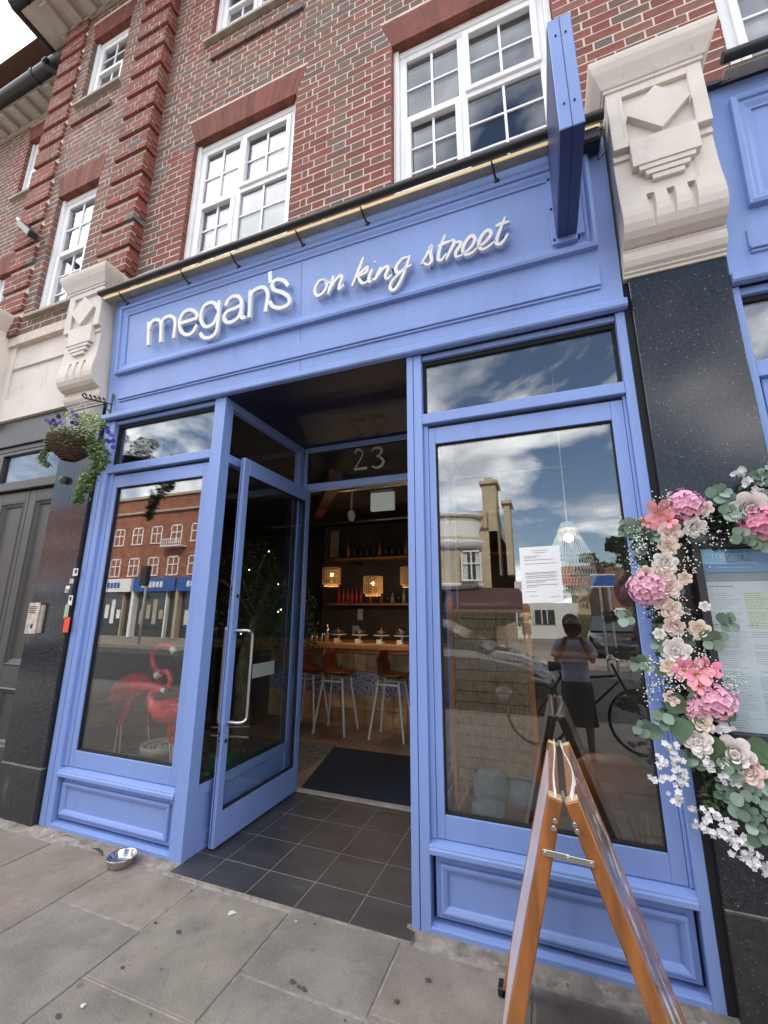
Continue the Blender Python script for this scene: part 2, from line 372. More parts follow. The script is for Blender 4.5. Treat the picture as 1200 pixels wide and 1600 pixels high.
# recess floor of slate tiles
g = MB(); g.box(1.318, 2.80, -.085, 1.20, -.03, .0058); rf = struct(g.build('recess_floor', GROUT))
txs = [1.318, 1.54, 1.858, 2.165, 2.478, 2.80]; tys = [-.083, .143, .451, .79, 1.10, 1.155]
for i in range(5):
    for j in range(5):
        g = MB(); g.box(txs[i] + .0024, txs[i + 1] - .0024, tys[j] + .0024, tys[j + 1] - .0024, -.01, .0072 + random.uniform(0, .001))
        g.build('floor_tile', TILE, rf, bevel=.001)
g = MB(); g.box(1.33, 2.80, 1.158, 1.215, 0, .018); g.build('threshold_strip', SILL, rf, bevel=.004)

# ---------------------------------------------------------------- brick walls
BM = []
for k in range(4):
    q = MB(); j = lambda: random.uniform(-.018, .018)
    q.box(0, 1, 0, 1, 0, 1); q.v = [(x + j() * .6, y + j() * .35, z + j() * 1.6) for x, y, z in q.v]
    me = bpy.data.meshes.new('brick'); me.from_pydata(q.v, [], q.f); me.materials.append(BRK_O); BM.append(me)
CH = .075
def brick_col(red):
    v = random.uniform(.82, 1.15)
    if random.random() < .025: return (.13 * v, .115 * v, .115 * v, 1)
    if red:
        if random.random() < .15: return (.19 * v, .085 * v, .065 * v, 1)
        return (random.uniform(.18, .235) * v, .062 * v, .046 * v, 1)
    c = random.choice([(.175, .095, .074), (.162, .092, .073), (.14, .092, .076), (.185, .083, .063), (.20, .078, .056), (.165, .095, .075)])
    return (c[0] * v, c[1] * v, c[2] * v, 1)
def lay(x0, x1, zc, odd, yf, depth, red_edges, bricks, allred=False, bond=True):
    """one course of Flemish bond from x0 to x1"""
    x = x0; k = 0; seq = []
    if odd: seq = [.1025, .048]
    while x < x1 - .012:
        if k < len(seq): w = seq[k]
        else: w = .215 if (k - len(seq)) % 2 == 0 else .1025
        e = min(x + w, x1)
        if x1 - e < .04: e = x1
        red = allred or any(abs((x + e) / 2 - r) < (.30 if odd else .20) for r in red_edges)
        if e - x > .012:
            bricks.append((x, e, yf, yf + depth, zc + .002, zc + .0645, brick_col(red)))
        x = e + .0115; k += 1
def put_bricks(bricks, parent_wall, root):
    bricks.sort(key=lambda b: (Vector(((b[0] + b[1]) / 2, b[2], b[4])) - CAMP).length * (1.0 if b[1] - b[0] > .09 else 1.4))
    vis = []; rest = []
    for b in bricks:
        p = Vector(((b[0] + b[1]) / 2, b[2], b[4])) - CAMP
        zz = rz.dot(p); u = 600 + FPX * rx.dot(p) / zz; v = 800 + FPX * ry.dot(p) / zz
        hid = b[4] < 4.36 and 0 < b[0] < 4.5
        (vis if (0 < u < 1200 and 0 < v < 1600 and len(vis) < 300 and not hid) else rest).append(b)
    for b in vis:
        o = bpy.data.objects.new('brick', random.choice(BM)); COL.objects.link(o); attach(o, parent_wall)
        o.location = (b[0], b[2] + random.uniform(-.0012, .0012), b[4]); o.scale = (b[1] - b[0], b[3] - b[2], b[5] - b[4]); o.color = b[6]
    g = MB()
    for b in rest:
        j = lambda: random.uniform(-.0025, .0025)
        x0, x1, y0, y1, z0, z1, c = b; y0 += j() * .4; a0, a1, a2, a3 = j(), j(), j(), j()
        g.hexa([(x0 + a0, y0, z0 + a1), (x1 + a2, y0, z0 + a3), (x1, y1, z0), (x0, y1, z0), (x0 + a0, y0, z1 + a1), (x1 + a2, y0, z1 + a3), (x1, y1, z1), (x0, y1, z1)], c)
    g.build('brickwork', BRK_A, root, kind='stuff')
def core(x0, x1, z0, z1, holes, y0, y1):
    holes = [(h[0] - .006, h[1] + .006, h[2], h[3] + .006) for h in holes]
    g = MB(); X = sorted({x0, x1} | {h[i] for h in holes for i in (0, 1)}); X = [x for x in X if x0 <= x <= x1]
    for a, b in zip(X, X[1:]):
        hs = sorted([h for h in holes if h[0] < (a + b) / 2 < h[1]], key=lambda h: h[2]); z = z0
        for h in hs:
            if h[2] > z: g.box(a, b, y0, y1, z, h[2])
            z = h[3]
        if z < z1: g.box(a, b, y0, y1, z, z1)
    return g
def lintel(x0, x1, z0, z1, yf, splay, parent, n):
    for k in range(n):
        def X(t, top): return lerp(x0 - (splay if top else 0), x1 + (splay if top else 0), t)
        a, b = k / n, (k + 1) / n; e = .0013
        g = MB(); y0 = yf + random.uniform(-.001, .001)
        g.hexa([(X(a, 0) + e, y0, z0), (X(b, 0) - e, y0, z0), (X(b, 0) - e, yf + .11, z0), (X(a, 0) + e, yf + .11, z0),
                (X(a, 1) + e, y0, z1), (X(b, 1) - e, y0, z1), (X(b, 1) - e, yf + .11, z1), (X(a, 1) + e, yf + .11, z1)])
        o = g.build('voussoir', RUB, parent); v = random.uniform(.82, 1.22); o.color = (.168 * v, .050 * v, .034 * v, 1)
    g = MB(); g.box(x0 - splay + .01, x1 + splay - .01, yf + .03, yf + .10, z0 + .02, z1 - .004)
    o = g.build('lintel_joint', RUB, parent); o.color = (.10, .045, .035, 1); return o
def window(root, x0, x1, z0, z1, yf, cols=2, label=None, sill=True, blind=True, rows_low=3, split=.44, sash=True, dark=False):
    """white casement window set back in its opening; yf is the wall face"""
    y = yf + .075; fr = MB()
    fr.box(x0, x0 + .045, y - .03, y + .06, z0, z1); fr.box(x1 - .045, x1, y - .03, y + .06, z0, z1)           # sub frame
    fr.box(x0 + .045, x1 - .045, y - .01, y + .05, z1 - .06, z1)
    a, b, c, d = x0 + .045, x1 - .045, z0, z1 - .06; F = .058
    fr.box(a, a + F, y, y + .06, c, d); fr.box(b - F, b, y, y + .06, c, d); fr.box(a + F, b - F, y, y + .06, d - F, d); fr.box(a + F, b - F, y, y + .06, c, c + F)
    zt = lerp(c, d, .535); mx_ = [] if cols == 1 else [lerp(a, b, .455)]
    for m_ in mx_: fr.box(m_ - .03, m_ + .03, y + .001, y + .06, c + F, d - F)
    w = fr.build('window', UPVC, root, bevel=.004, label=label)
    X = [a + F] + [v for m_ in mx_ for v in (m_ - .03, m_ + .03)] + [b - F]
    for ci in range(len(X) // 2):
        xa, xb = X[2 * ci], X[2 * ci + 1]
        s = MB(); s.box(xa, xb, y + .002, y + .058, zt - .03, zt + .03); s.build('transom', UPVC, w, bevel=.003)
        for top in (0, 1):
            za, zb = (zt + .03, d - F) if top else (c + F, zt - .03)
            op = sash and ((ci == 1 and top) or (ci == 0 and not top) or cols == 1 and not top)
            p0, p1, q0, q1 = xa, xb, za, zb
            if op:
                e = .045; yo = y - .018; s = MB()
                p0, p1, q0, q1 = xa - .012, xb + .012, za - .012, zb + .012
                s.box(p0, p0 + e, yo, yo + .05, q0, q1); s.box(p1 - e, p1, yo, yo + .05, q0, q1); s.box(p0 + e, p1 - e, yo, yo + .05, q1 - e, q1); s.box(p0 + e, p1 - e, yo, yo + .05, q0, q0 + e)
                s.build('sash', UPVC, w, bevel=.004); p0 += e; p1 -= e; q0 += e; q1 -= e
            s = MB(); s.box(p0, p1, y + .024, y + .034, q0, q1); s.build('pane', GLASSU, w)
            s = MB(); xm = (p0 + p1) / 2; s.box(xm - .009, xm + .009, y + .014, y + .0235, q0, q1)
            nr = 2 if top else rows_low
            for r in range(1, nr):
                zz = q0 + (q1 - q0) * r / nr if top else q1 - (q1 - q0) * .37 * r
                s.box(p0, p1, y + .0145, y + .0232, zz - .008, zz + .008)
            s.build('glazing_bar', UPVC, w)
    if sill:
        s = MB(); s.prof_x([(yf - .05, z0 - .06), (yf - .05, z0 - .025), (y + .02, z0 - .002), (y + .02, z0 - .06)], x0 - .06, x1 + .06)
        s.build('window_sill', SILL, root if False else w, bevel=.004)
    if blind:
        s = MB(); n = 26; vs_ = []
        for i in range(n + 1):
            xx = lerp(x0 + .03, x1 - .03, i / n); yy = y + .14 + .012 * math.sin(i * 1.9) + .008 * math.sin(i * .7)
            vs_ += [(xx, yy, z0 - .02), (xx, yy, z1)]
        s.add(vs_, [(2 * i, 2 * i + 2, 2 * i + 3, 2 * i + 1) for i in range(n)], None, True)
        if not dark: s.build('net_curtain', BLIND, w)
    return w

YW = .03; YP = -.07; YB = .40
LZ0, LZ1 = 6.04, 6.34
UZ0, UZ1, UZT = 7.44, 8.52, 8.84
# --- main building over the blue shop
mb_ = thing('brick_building', 'red brown brick upper storeys with white casement windows above the blue shopfront', 'building', (2.2, .2, 4.2))
W4x = at(1131, 60, YW).x
wins = [(.575, 1.757, 4.50, LZ0), (2.665, 3.865, 4.50, LZ0), (W4x, W4x + 1.2, 4.50, LZ0), (.60, 1.79, UZ0, UZ1), (2.665, 3.865, UZ0, UZ1), (W4x, W4x + 1.2, UZ0, UZ1)]
wl = core(.044, 7.2, 4.0, 9.05, wins, YW + .0018, YW + .24).build('wall', MORT, mb_)
bl = []; nC = 0; z = 4.05
while z < 9.0:
    segs = [(.044 + .006, 7.2)]
    for h in wins:
        if h[2] - CH * .5 < z < h[3] - .01: hx = (h[0] + .002, h[1] - .002)
        elif h[3] - .01 <= z < h[3] + .29: sp = .10 * (z + .0325 - h[3]) / .3; hx = (h[0] - sp - .003, h[1] + sp + .003)
        else: continue
        ns = []
        for a, b in segs:
            if hx[1] <= a or hx[0] >= b: ns.append((a, b)); continue
            if hx[0] > a: ns.append((a, hx[0]))
            if hx[1] < b: ns.append((hx[1], b))
        segs = ns
    reds = [e for h in wins if h[2] - .2 < z < h[3] + .02 for e in (h[0] + (-.08 if 1 else 0), h[1] + .08)]
    for a, b in segs: lay(a, b, z, nC % 2, YW, .10, reds, bl)
    z += CH; nC += 1
put_bricks(bl, wl, mb_)
for h in wins: lintel(h[0], h[1], h[3], h[3] + .3, YW - .003, .10, mb_, 17)
window(mb_, *wins[0], YW, sill=False); window(mb_, *wins[1], YW, sill=False, dark=True); window(mb_, *wins[2], YW, sill=False)
window(mb_, *wins[3], YW, dark=False); window(mb_, *wins[4], YW); window(mb_, *wins[5], YW)
def apron(root, x0, x1, yf):
    g = MB(); x = x0
    while x < x1 - .05:
        e = min(x + .215, x1); g.box(x, e, yf - .028, yf + .02, UZ0 - .34, UZ0 - .276, brick_col(False)); x = e + .01
    g.build('string_course', BRK_A, root)
apron(mb_, .66, 1.80, YW)
g = MB(); g.box(-9, 14, .9, 9, 3.5, 9.4); g.box(2.2, 14, YW + .24, .9, 9.05, 9.4); bk = g.build('upper_floors', INW, mb_)
g = MB(); g.add([(-9, -.1, 9.4), (14, -.1, 9.4), (14, 9, 9.4), (-9, 9, 9.4), (-9, 4.4, 12.0), (14, 4.4, 12.0)], [(0, 1, 5, 4), (2, 3, 4, 5), (3, 0, 4), (1, 2, 5), (3, 2, 1, 0)])
g.build('roof', mat('brown_roof_tile', (.12, .055, .04), .9, var=.2, vs=6), mb_)
g = MB(); g.box(2.0, 14, -.42, YW + .2, 9.05, 9.12); g.build('eaves_soffit', EAVE, mb_)

# --- projecting pavilion on the left, with banded brick quoins
pv = thing('brick_pavilion', 'projecting left bay of the brick terrace with banded brick corner strips and narrow windows', 'building', (-.9, .1, 4.3))
pw = [(-1.31, -.645, 4.52, LZ0), (-1.30, -.645, UZ0, UZ1)]
QR, QL = (-.405, .05), (-1.90, -1.475)
wl = core(-1.89, .018, 4.2, 9.05, pw, YP + .0018, YP + .25).build('wall', MORT, pv)
bl = []; z = 4.305 - .075 * 0; nC = 0
while z < 9.0:
    segs = [(QL[1] + .006, QR[0] - .006)]
    for h in pw:
        if h[2] - .04 < z < h[3] - .01: hx = (h[0], h[1])
        elif h[3] - .01 <= z < h[3] + .29: sp = .07 * (z + .0325 - h[3]) / .3; hx = (h[0] - sp - .003, h[1] + sp + .003)
        else: continue
        segs = [(QL[1] + .006, hx[0]), (hx[1], QR[0] - .006)]
    for a, b in segs: lay(a, b, z, nC % 2, YP, .10, [], bl)
    band = nC % 4 != 3
    for q0, q1 in (QL, QR):
        yy = YP - .030 if band else YP + .004
        lay(q0 + (0 if band else .02), q1 - (0 if band else .025), z, nC % 2, yy, .13 if q0 < -1 else .125, [], bl, allred=True)
    z += CH; nC += 1
for q0, q1 in (QL, QR):
    g = MB(); z = 4.305; k = 0
    while z < 8.95:
        if k % 4 == 0: g.box(q0 + .003, q1 - .003, YP - .0275, YP + .03, z + .012, min(z + 3 * CH - .013, 9.0))
        z += CH; k += 1
    g.build('band_mortar', MORT, pv, kind='stuff')
put_bricks(bl, wl, pv)
for h in pw: lintel(h[0], h[1], h[3], h[3] + .3, YP - .003, .065, pv, 10)
window(pv, *pw[0], YP, cols=1, rows_low=3); window(pv, *pw[1], YP, cols=1, dark=True)
apron(pv, -1.36, -.66, YP)
# eaves of the pavilion
g = MB(); g.box(-2.27, .3, -.44, .9, 9.05, 9.10); g.box(-2.27, 2.0, -.44, .3, 9.10, 9.35); ev = g.build('eaves_soffit', EAVE, pv)
g = MB(); g.box(-2.02, 2.0, YP - .035, YP + .02, 9.0, 9.05); g.build('eaves_moulding', EAVE, ev, bevel=.006)
for k in range(8):
    g = MB(); x = -1.98 + k * .27; g.box(x, x + .14, -.40, YP - .04, 8.985, 9.05); g.build('eaves_bracket', EAVE, ev, bevel=.004)
def gutter(root, pts, r=.075, name='gutter'):
    g = MB(); g.tube(pts, r, 12); return g.build(name, GUT, root)
gu = gutter(pv, [(-2.33, -.50, 9.10), (2.2, -.50, 9.10)]); gutter(pv, [(-2.34, -.50, 9.10), (-2.34, .15, 9.10)], .05)
g = MB()
for x in (-2.1, -1.2, -.3): g.tube([(x, -.50, 9.10), (x + .03, -.50, 9.10)], .083, 12)
g.build('gutter_clip', GUT, gu)
# --- the wall set back further left
bb = thing('setback_building', 'brick terrace wall set back at far left under a black gutter', 'building', (-4, .5, 4.3))
sw = [(-3.40, -2.62, 4.52, LZ0), (-3.40, -2.62, UZ0, UZ1)]
wl = core(-5.6, -1.9, 4.2, 8.90, sw, YB + .0018, YB + .25).build('wall', MORT, bb)
bl = []; z = 4.305; nC = 0
while z < 8.85:
    segs = [(-5.6, -1.9)]
    for h in sw:
        if h[2] - .04 < z < h[3] - .01: segs = [(-5.6, h[0]), (h[1], -1.9)]
        elif h[3] - .01 <= z < h[3] + .29: sp = .07 * (z + .0325 - h[3]) / .3; segs = [(-5.6, h[0] - sp), (h[1] + sp, -1.9)]
    for a, b in segs: lay(a, b, z, nC % 2, YB, .16, [e for h in sw if h[2] < z < h[3] for e in (h[0] - .08, h[1] + .08)], bl)
    z += CH; nC += 1
put_bricks(bl, wl, bb)
for h in sw: lintel(h[0], h[1], h[3], h[3] + .3, YB - .003, .065, bb, 10)
for h in sw: window(bb, *h, YB, cols=1)
g = MB(); g.box(-7, -1.92, .10, YB + .2, 8.92, 8.97); g.box(-7, -1.92, .12, YB + .3, 8.97, 9.2); ev = g.build('eaves_soffit', EAVE, bb)
g = MB(); g.box(-7, -1.92, YB - .04, YB + .02, 8.86, 8.92); g.build('eaves_moulding', EAVE, ev, bevel=.006)
for k in range(12):
    g = MB(); x = -2.2 - k * .27; g.box(x, x + .14, .13, YB - .045, 8.86, 8.92); g.build('eaves_bracket', EAVE, ev, bevel=.004)
gu = gutter(bb, [(-7, .05, 8.97), (-2.05, .05, 8.97)], .085)
for x in (-2.75, -3.8): part('gutter_clip', lambda g: g.tube([(x, .05, 8.97), (x - .04, .05, 8.97)], .095, 12), GUT, 0, gu)
g = MB(); g.tube(catmull([(-2.4, -.03, 8.95), (-2.42, -.04, 8.85), (-2.3, .1, 8.80), (-2.0, .3, 8.78)], 5), .03, 8); g.build('overflow_pipe', GUT, gu)
# small black floodlight on the pavilion
fl = thing('floodlight', 'small black floodlight on a bracket on the left brick wall', 'lamp', (-1.9, -.1, 5.8))
p0, p1 = at(29, 346, -.10), at(52, 368, -.24)
g = MB(); g.beam(p0.lerp(p1, .25), p1, .09, .07); g.build('lamp_body', BLACK, fl, bevel=.01)
g = MB(); g.tube([at(28, 342, -.08), p0.lerp(p1, .3)], .02, 8); g.build('bracket', STONE, fl)

# ---------------------------------------------------------------- stone corbels and granite pilasters
def corbel(x0, x1, label, low=False):
    t = thing('stone_corbel', label, 'corbel', ((x0 + x1) / 2, 0, 3.27), None)
    F, sh = -.180, 3.935
    # body outline in (y, z), front to the left
    pr = [(.03, 4.385), (F, 4.385), (F, sh + .03), (F + .014, sh + .03), (F + .014, sh + .005), (F + .006, sh + .005), (F + .006, sh - .02), (F + .02, sh - .02)]
    cur = [(F + .016, 3.76), (F + .008, 3.66), (F - .006, 3.57), (F - .008, 3.525), (F - .002, 3.485), (F + .015, 3.45), (F + .04, 3.425), (F + .075, 3.410), (F + .11, 3.405), (.03, 3.405)]
    w = x1 - x0
    side = pr + cur
    g = MB(); g.prof_x(side, x0, x1); g.f = g.f[-2:]; g.c = g.c[-2:]; g.sm = g.sm[-2:]      # the two cheeks
    G0, G1 = 3.655, 3.455
    rows = []
    for (ya, za), (yb2, zb2) in zip(side[1:-1], side[2:]):
        n_ = 8 if abs(za - zb2) > .05 else 3 if G1 - .05 < za < G0 + .12 else 1
        rows += [(lerp(ya, yb2, q / n_), lerp(za, zb2, q / n_)) for q in range(n_)]
    rows.append(side[-1])
    cut = [i for i, (y_, z_) in enumerate(rows) if z_ < G0]
    yc, zc2 = rows[cut[0]]; rows.insert(cut[0], (yc, zc2 + .002)); first = cut[0] + 1
    v = []; C_ = 14
    for i, (y_, z_) in enumerate(rows):
        t_ = max(0, min(1, (G0 - z_) / (G0 - G1))); inn = i >= first and z_ > G1
        dp = .030 * (1 - t_ ** 3) if inn else 0; hw = .018 * (1 - .85 * t_ ** 2) if i >= first - 1 and z_ > G1 else .018 * (.15 if z_ <= G1 else 1)
        v.append((x0, y_, z_))
        for k in range(3):
            xm = x0 + w * (.31 + .20 * k); v += [(xm - hw, y_, z_), (xm - hw * .55, y_ + dp, z_), (xm + hw * .55, y_ + dp, z_), (xm + hw, y_, z_)]
        v.append((x1, y_, z_))
    g.add(v, [(i * C_ + k, i * C_ + k + 1, (i + 1) * C_ + k + 1, (i + 1) * C_ + k) for i in range(len(rows) - 1) for k in range(C_ - 1)])
    body = g.build('corbel_body', STONE, t)
    def X(f): return x0 + w * f
    # sunk square with a raised lozenge: four raised borders, the field is the body face
    yb = F - .022
    g = MB(); g.box(x0, X(.17), yb, F + .001, sh + .03, 4.385); g.box(X(.85), x1, yb, F + .001, sh + .03, 4.385); g.box(X(.17), X(.85), yb, F + .001, 4.318, 4.385)
    g.build('border', STONE, t, bevel=.002)
    g = MB(); cx, cz = X(.51), 4.148
    P = [(cx, cz + .150), (X(.835), cz + .005), (cx, cz - .150), (X(.185), cz + .005)]
    g.add([(a, yb - .016, b) for a, b in P] + [(a, F + .001, b) for a, b in P], [(0, 3, 2, 1), (0, 1, 5, 4), (1, 2, 6, 5), (2, 3, 7, 6), (3, 0, 4, 7)])
    g.build('lozenge', STONE, t, bevel=.002)
    g = MB(); g.box(X(.17), X(.85), yb - .003, F + .02, 3.815, 3.992); g.build('stepped_block', STONE, t, bevel=.002)
    for k in range(3):
        g = MB(); i = .06 * (k + 1); g.box(X(.17 + i), X(.85 - i), yb + .003 + .005 * k, F + .03, 3.815 - .034 * (k + 1) + .003, 3.815 - .034 * k); g.build('step', STONE, t, bevel=.002)
    # lower roll
    g = MB(); g.prof_x([(.03, 3.404), (-.092, 3.404), (-.096, 3.396), (-.088, 3.388), (-.094, 3.366), (-.090, 3.338), (-.074, 3.312), (-.054, 3.30), (-.054, 3.291), (-.040, 3.286), (-.040, 3.272), (.03, 3.272)], x0 - .004, x1 + .004); g.build('base_roll', STONE, t, bevel=.002)
    # flaring cap with mitred returns
    prof = [(0, 4.365), (.012, 4.37), (.012, 4.385), (.02, 4.39), (.035, 4.42), (.060, 4.465), (.074, 4.50), (.079, 4.525), (.079, 4.540), (.0, 4.57)]
    g = MB(); v = []
    for o_, z_ in prof: v += [(x0 - o_, .03, z_), (x0 - o_, F - .02 - o_, z_), (x1 + o_, F - .02 - o_, z_), (x1 + o_, .03, z_)]
    f = []
    for i in range(len(prof) - 1):
        a, b = 4 * i, 4 * i + 4
        f += [(a, a + 1, b + 1, b), (a + 1, a + 2, b + 2, b + 1), (a + 2, a + 3, b + 3, b + 2)]
    f += [(3, 2, 1, 0), tuple(4 * (len(prof) - 1) + i for i in range(4))]
    g.add(v, f); g.build('cap', STONE, t, bevel=.002)
    return t
corbel(4.045, 4.50, 'large cream stone corbel with a lozenge, right of the blue shop sign')
corbel(-.475, -.015, 'cream stone corbel with a lozenge, left of the blue shop sign above the hanging basket')
corbel(-2.2, -1.63, 'stone corbel cap just showing at the far left edge under the brick wall')
def pilaster(x0, x1, label, top=3.275):
    t = thing('granite_pilaster', label, 'pilaster', ((x0 + x1) / 2, 0, 0))
    g = MB(); g.box(x0, x1, -.03, .10, .372, top); g.build('granite_slab', GRAN, t, bevel=.003)
    g = MB(); g.box(x0, x1, -.034, .10, .0, .365); g.build('plinth_slab', GRANW, t, bevel=.003)
    g = MB(); g.box(x0 + .004, x1 - .004, -.026, .09, .36, .378); g.build('joint', GROUT, t)
    return t
pilaster(4.062, 4.50, 'black granite pilaster at right with the flower garland and menu case on it')
pilaster(-.49, -.018, 'black granite pilaster left of the blue shopfront, with the steel intercom on it')
g = MB(); g.box(4.031, 4.061, .0, .10, 0, 3.27); tag(g.build('timber_packing', BLACKGAP), 'dark strip between the right granite pilaster and the blue shopfront', 'trim')
g = MB(); g.box(-.017, -.001, .0, .10, 0, 3.2); tag(g.build('timber_packing', BLACKGAP), 'dark strip between the left granite pilaster and the blue shopfront', 'trim')

# ---------------------------------------------------------------- blue shopfront
sf = thing('shopfront', 'cornflower blue timber shopfront with two display windows and a recessed door', 'shopfront', (2.0, 0, 0))
part('stile', lambda g: (g.box(0, .056, 0, .10, 0, 3.105), g.box(.059, .115, .004, .10, 0, 3.105)))
part('post', lambda g: g.box(1.216, 1.320, 0, .094, 0, 3.105), bevel=.002)
part('post', lambda g: (g.box(2.777, 2.818, 0, .094, 0, 3.105), g.box(2.821, 2.873, .003, .094, 0, 3.105)), bevel=.002)
part('stile', lambda g: g.box(3.984, 4.03, 0, .10, 0, 3.105))
DZ = dict(L=(.115, 1.216), R=(2.873, 3.984))
for s_, (a, b) in DZ.items():
    part('head_rail', lambda g: g.box(a, b, .02, .09, 3.072, 3.105))
    part('transom_rail', lambda g: g.box(a, b, .003, .10, 2.622, 2.690), bevel=.004)
    part('sill_rail', lambda g: g.prof_x([(-.006, .333), (-.010, .338), (-.010, .358), (-.004, .362), (-.003, .372), (.045, .392), (.10, .392), (.10, .333)], a, b), bevel=.002)
    part('plinth_rail', lambda g: g.prof_x([(.002, 0), (.002, .030), (.03, .040), (.10, .040), (.10, 0)], a, b), bevel=.002)
    # sash frame of the big pane, set back in steps
    x0, x1 = (.165, 1.19) if s_ == 'L' else (2.905, 3.967)
    gx0, gx1 = (.212, 1.134) if s_ == 'L' else (2.945, 3.908)
    part('jamb', lambda g: (g.box(a, x0 - .002, .028, .10, .392, 2.62), g.box(x1 + .002, b, .028, .10, .392, 2.62)))
    wf = part('window_frame', lambda g: (g.box(x0, gx0, .034, .085, .394, 2.600), g.box(gx1, x1, .034, .085, .394, 2.600), g.box(gx0 + .0005, gx1 - .0005, .0345, .085, 2.495, 2.600), g.box(gx0 + .0005, gx1 - .0005, .0345, .085, .394, .500)), bevel=.002)
    part('glazing_gasket', lambda g: (g.box(gx0, gx0 + .007, .045, .08, .5, 2.495), g.box(gx1 - .007, gx1, .045, .08, .5, 2.495), g.box(gx0, gx1, .0455, .08, 2.488, 2.495), g.box(gx0, gx1, .0455, .08, .5, .508)), BLACKGAP, 0, wf)
    part('pane', lambda g: g.box(gx0 + .004, gx1 - .004, .058, .066, .504, 2.492), GLASS, 0, wf)
    part('gap_strip', lambda g: (g.box(x0 - .002, x0, .036, .08, .394, 2.60), g.box(x0, x1, .0365, .08, 2.600, 2.606)), BLACKGAP, 0, wf)
    # transom light
    tx0, tx1 = a + .001, b - .001
    tl = part('transom_frame', lambda g: (g.box(tx0, tx0 + .016, .045, .09, 2.69, 3.072), g.box(tx1 - .016, tx1, .045, .09, 2.69, 3.072), g.box(tx0, tx1, .0452, .09, 3.045, 3.072)), BLACKGAP, 0)
    part('transom_pane', lambda g: g.box(tx0 + .004, tx1 - .004, .060, .067, 2.685, 3.07), GLASS, 0, tl)
    # stall riser
    rs = part('stall_riser', lambda g: g.box(a + .018, b - .012, .042, .09, .056, .333))
    part('riser_shadow_gap', lambda g: g.box(a, b, .07, .09, .03, .34), BLACKGAP, 0)
    m0, m1, n0, n1 = (a + .035, b - .055, .085, .292) if s_ == 'L' else (a + .046, b - .038, .080, .290)
    g = MB()
    rings = [(0, .042), (0, .026), (.006, .020), (.014, .020), (.030, .028), (.036, .036), (.036, .042)]
    v = []
    for o_, y_ in rings: v += [(m0 + o_, y_, n0 + o_), (m1 - o_, y_, n0 + o_), (m1 - o_, y_, n1 - o_), (m0 + o_, y_, n1 - o_)]
    f = []
    for i in range(len(rings) - 1):
        for k in range(4): f.append((4 * i + k, 4 * i + (k + 1) % 4, 4 * i + 4 + (k + 1) % 4, 4 * i + 4 + k))
    g.add(v, f); g.build('panel_moulding', BLUE, rs)
    # side wall of the recess on this side
    xa, xb = (1.252, 1.318) if s_ == 'L' else (2.782, 2.846)
    xi = xb if s_ == 'L' else xa
    part('side_riser', lambda g: (g.box(xa + .01, xb - .014, .094, 1.145, .0, .33), g.box(xa, xb, .0945, 1.145, 0, .10), g.box(xa, xb, .0947, 1.145, .33, .395), g.box(xa + .002, xb - .001, .094, .16, .1, .33), g.box(xa + .002, xb - .001, 1.08, 1.145, .1, .33)))
    part('side_rail', lambda g: (g.box(xa, xb, .0945, 1.145, 2.60, 2.665), g.box(xa, xb, .0945, 1.145, 3.045, 3.105)))
    part('side_stile', lambda g: (g.box(xa, xb, 1.085, 1.150, .395, 2.60), g.box(xa, xb, 1.085, 1.150, 2.665, 3.045)))
    sp = part('side_gasket', lambda g: (g.box(xa + .012, xb - .012, .094, .104, .395, 2.60), g.box(xa + .012, xb - .012, 1.075, 1.085, .395, 2.60), g.box(xa + .012, xb - .012, .094, 1.085, .395, .405)), BLACKGAP, 0)
    part('side_pane', lambda g: (g.box((xa + xb) / 2 - .003, (xa + xb) / 2 + .003, .094, 1.085, .395, 2.60)), GLASSD, 0, sp)
    part('side_transom_pane', lambda g: (g.box((xa + xb) / 2 - .003, (xa + xb) / 2 + .003, .094, 1.085, 2.665, 3.045)), GLASSD, 0, sp)
# back of the recess
part('door_frame', lambda g: (g.box(1.318, 1.356, 1.15, 1.215, 0, 3.105), g.box(2.735, 2.782, 1.15, 1.215, 0, 3.105), g.box(1.356, 2.735, 1.152, 1.212, 3.055, 3.105), g.box(1.356, 2.735, 1.152, 1.212, 2.655, 2.722)))
bt = part('fanlight_gasket', lambda g: (g.box(1.356, 1.366, 1.17, 1.20, 2.722, 3.055), g.box(1.356, 2.735, 1.1702, 1.20, 3.047, 3.055)), BLACKGAP, 0)
part('fanlight_pane', lambda g: g.box(1.36, 2.73, 1.180, 1.187, 2.72, 3.057), GLASSD, 0, bt)
part('recess_soffit', lambda g: g.box(1.25, 2.85, .0, 1.22, 3.106, 3.13), NAVY, 0)
# frosted house number on the fanlight
FROST = mat('frosted_film', (.35, .35, .34), .6)
def ribbon(g, pts, w, depth, y0, normal=(0, -1, 0), taper=None, yfun=None):
    """flat-faced raised stroke along pts lying in an upright plane (x, z)"""
    P = [(p[0], p[1]) for p in pts]; n = len(P); ws = w if hasattr(w, '__len__') else [w] * n
    v = []
    for i, (x, z) in enumerate(P):
        a, b = P[max(i - 1, 0)], P[min(i + 1, n - 1)]; dx_, dz_ = b[0] - a[0], b[1] - a[1]; l = math.hypot(dx_, dz_) or 1
        nx, nz_ = -dz_ / l * ws[i] / 2, dx_ / l * ws[i] / 2
        for sx_, sy_ in ((1, 0), (-1, 0), (-1, 1), (1, 1)):
            X, Z = x + nx * sx_, z + nz_ * sx_
            yy = (yfun(Z) if yfun else y0)
            v.append((X, yy - (depth if not sy_ else 0), Z))
    f = [(4 * i + k, 4 * i + (k + 1) % 4, 4 * i + 4 + (k + 1) % 4, 4 * i + 4 + k) for i in range(n - 1) for k in range(4)]
    f += [(3, 2, 1, 0), tuple(4 * (n - 1) + k for k in range(4))]
    g.add(v, f)
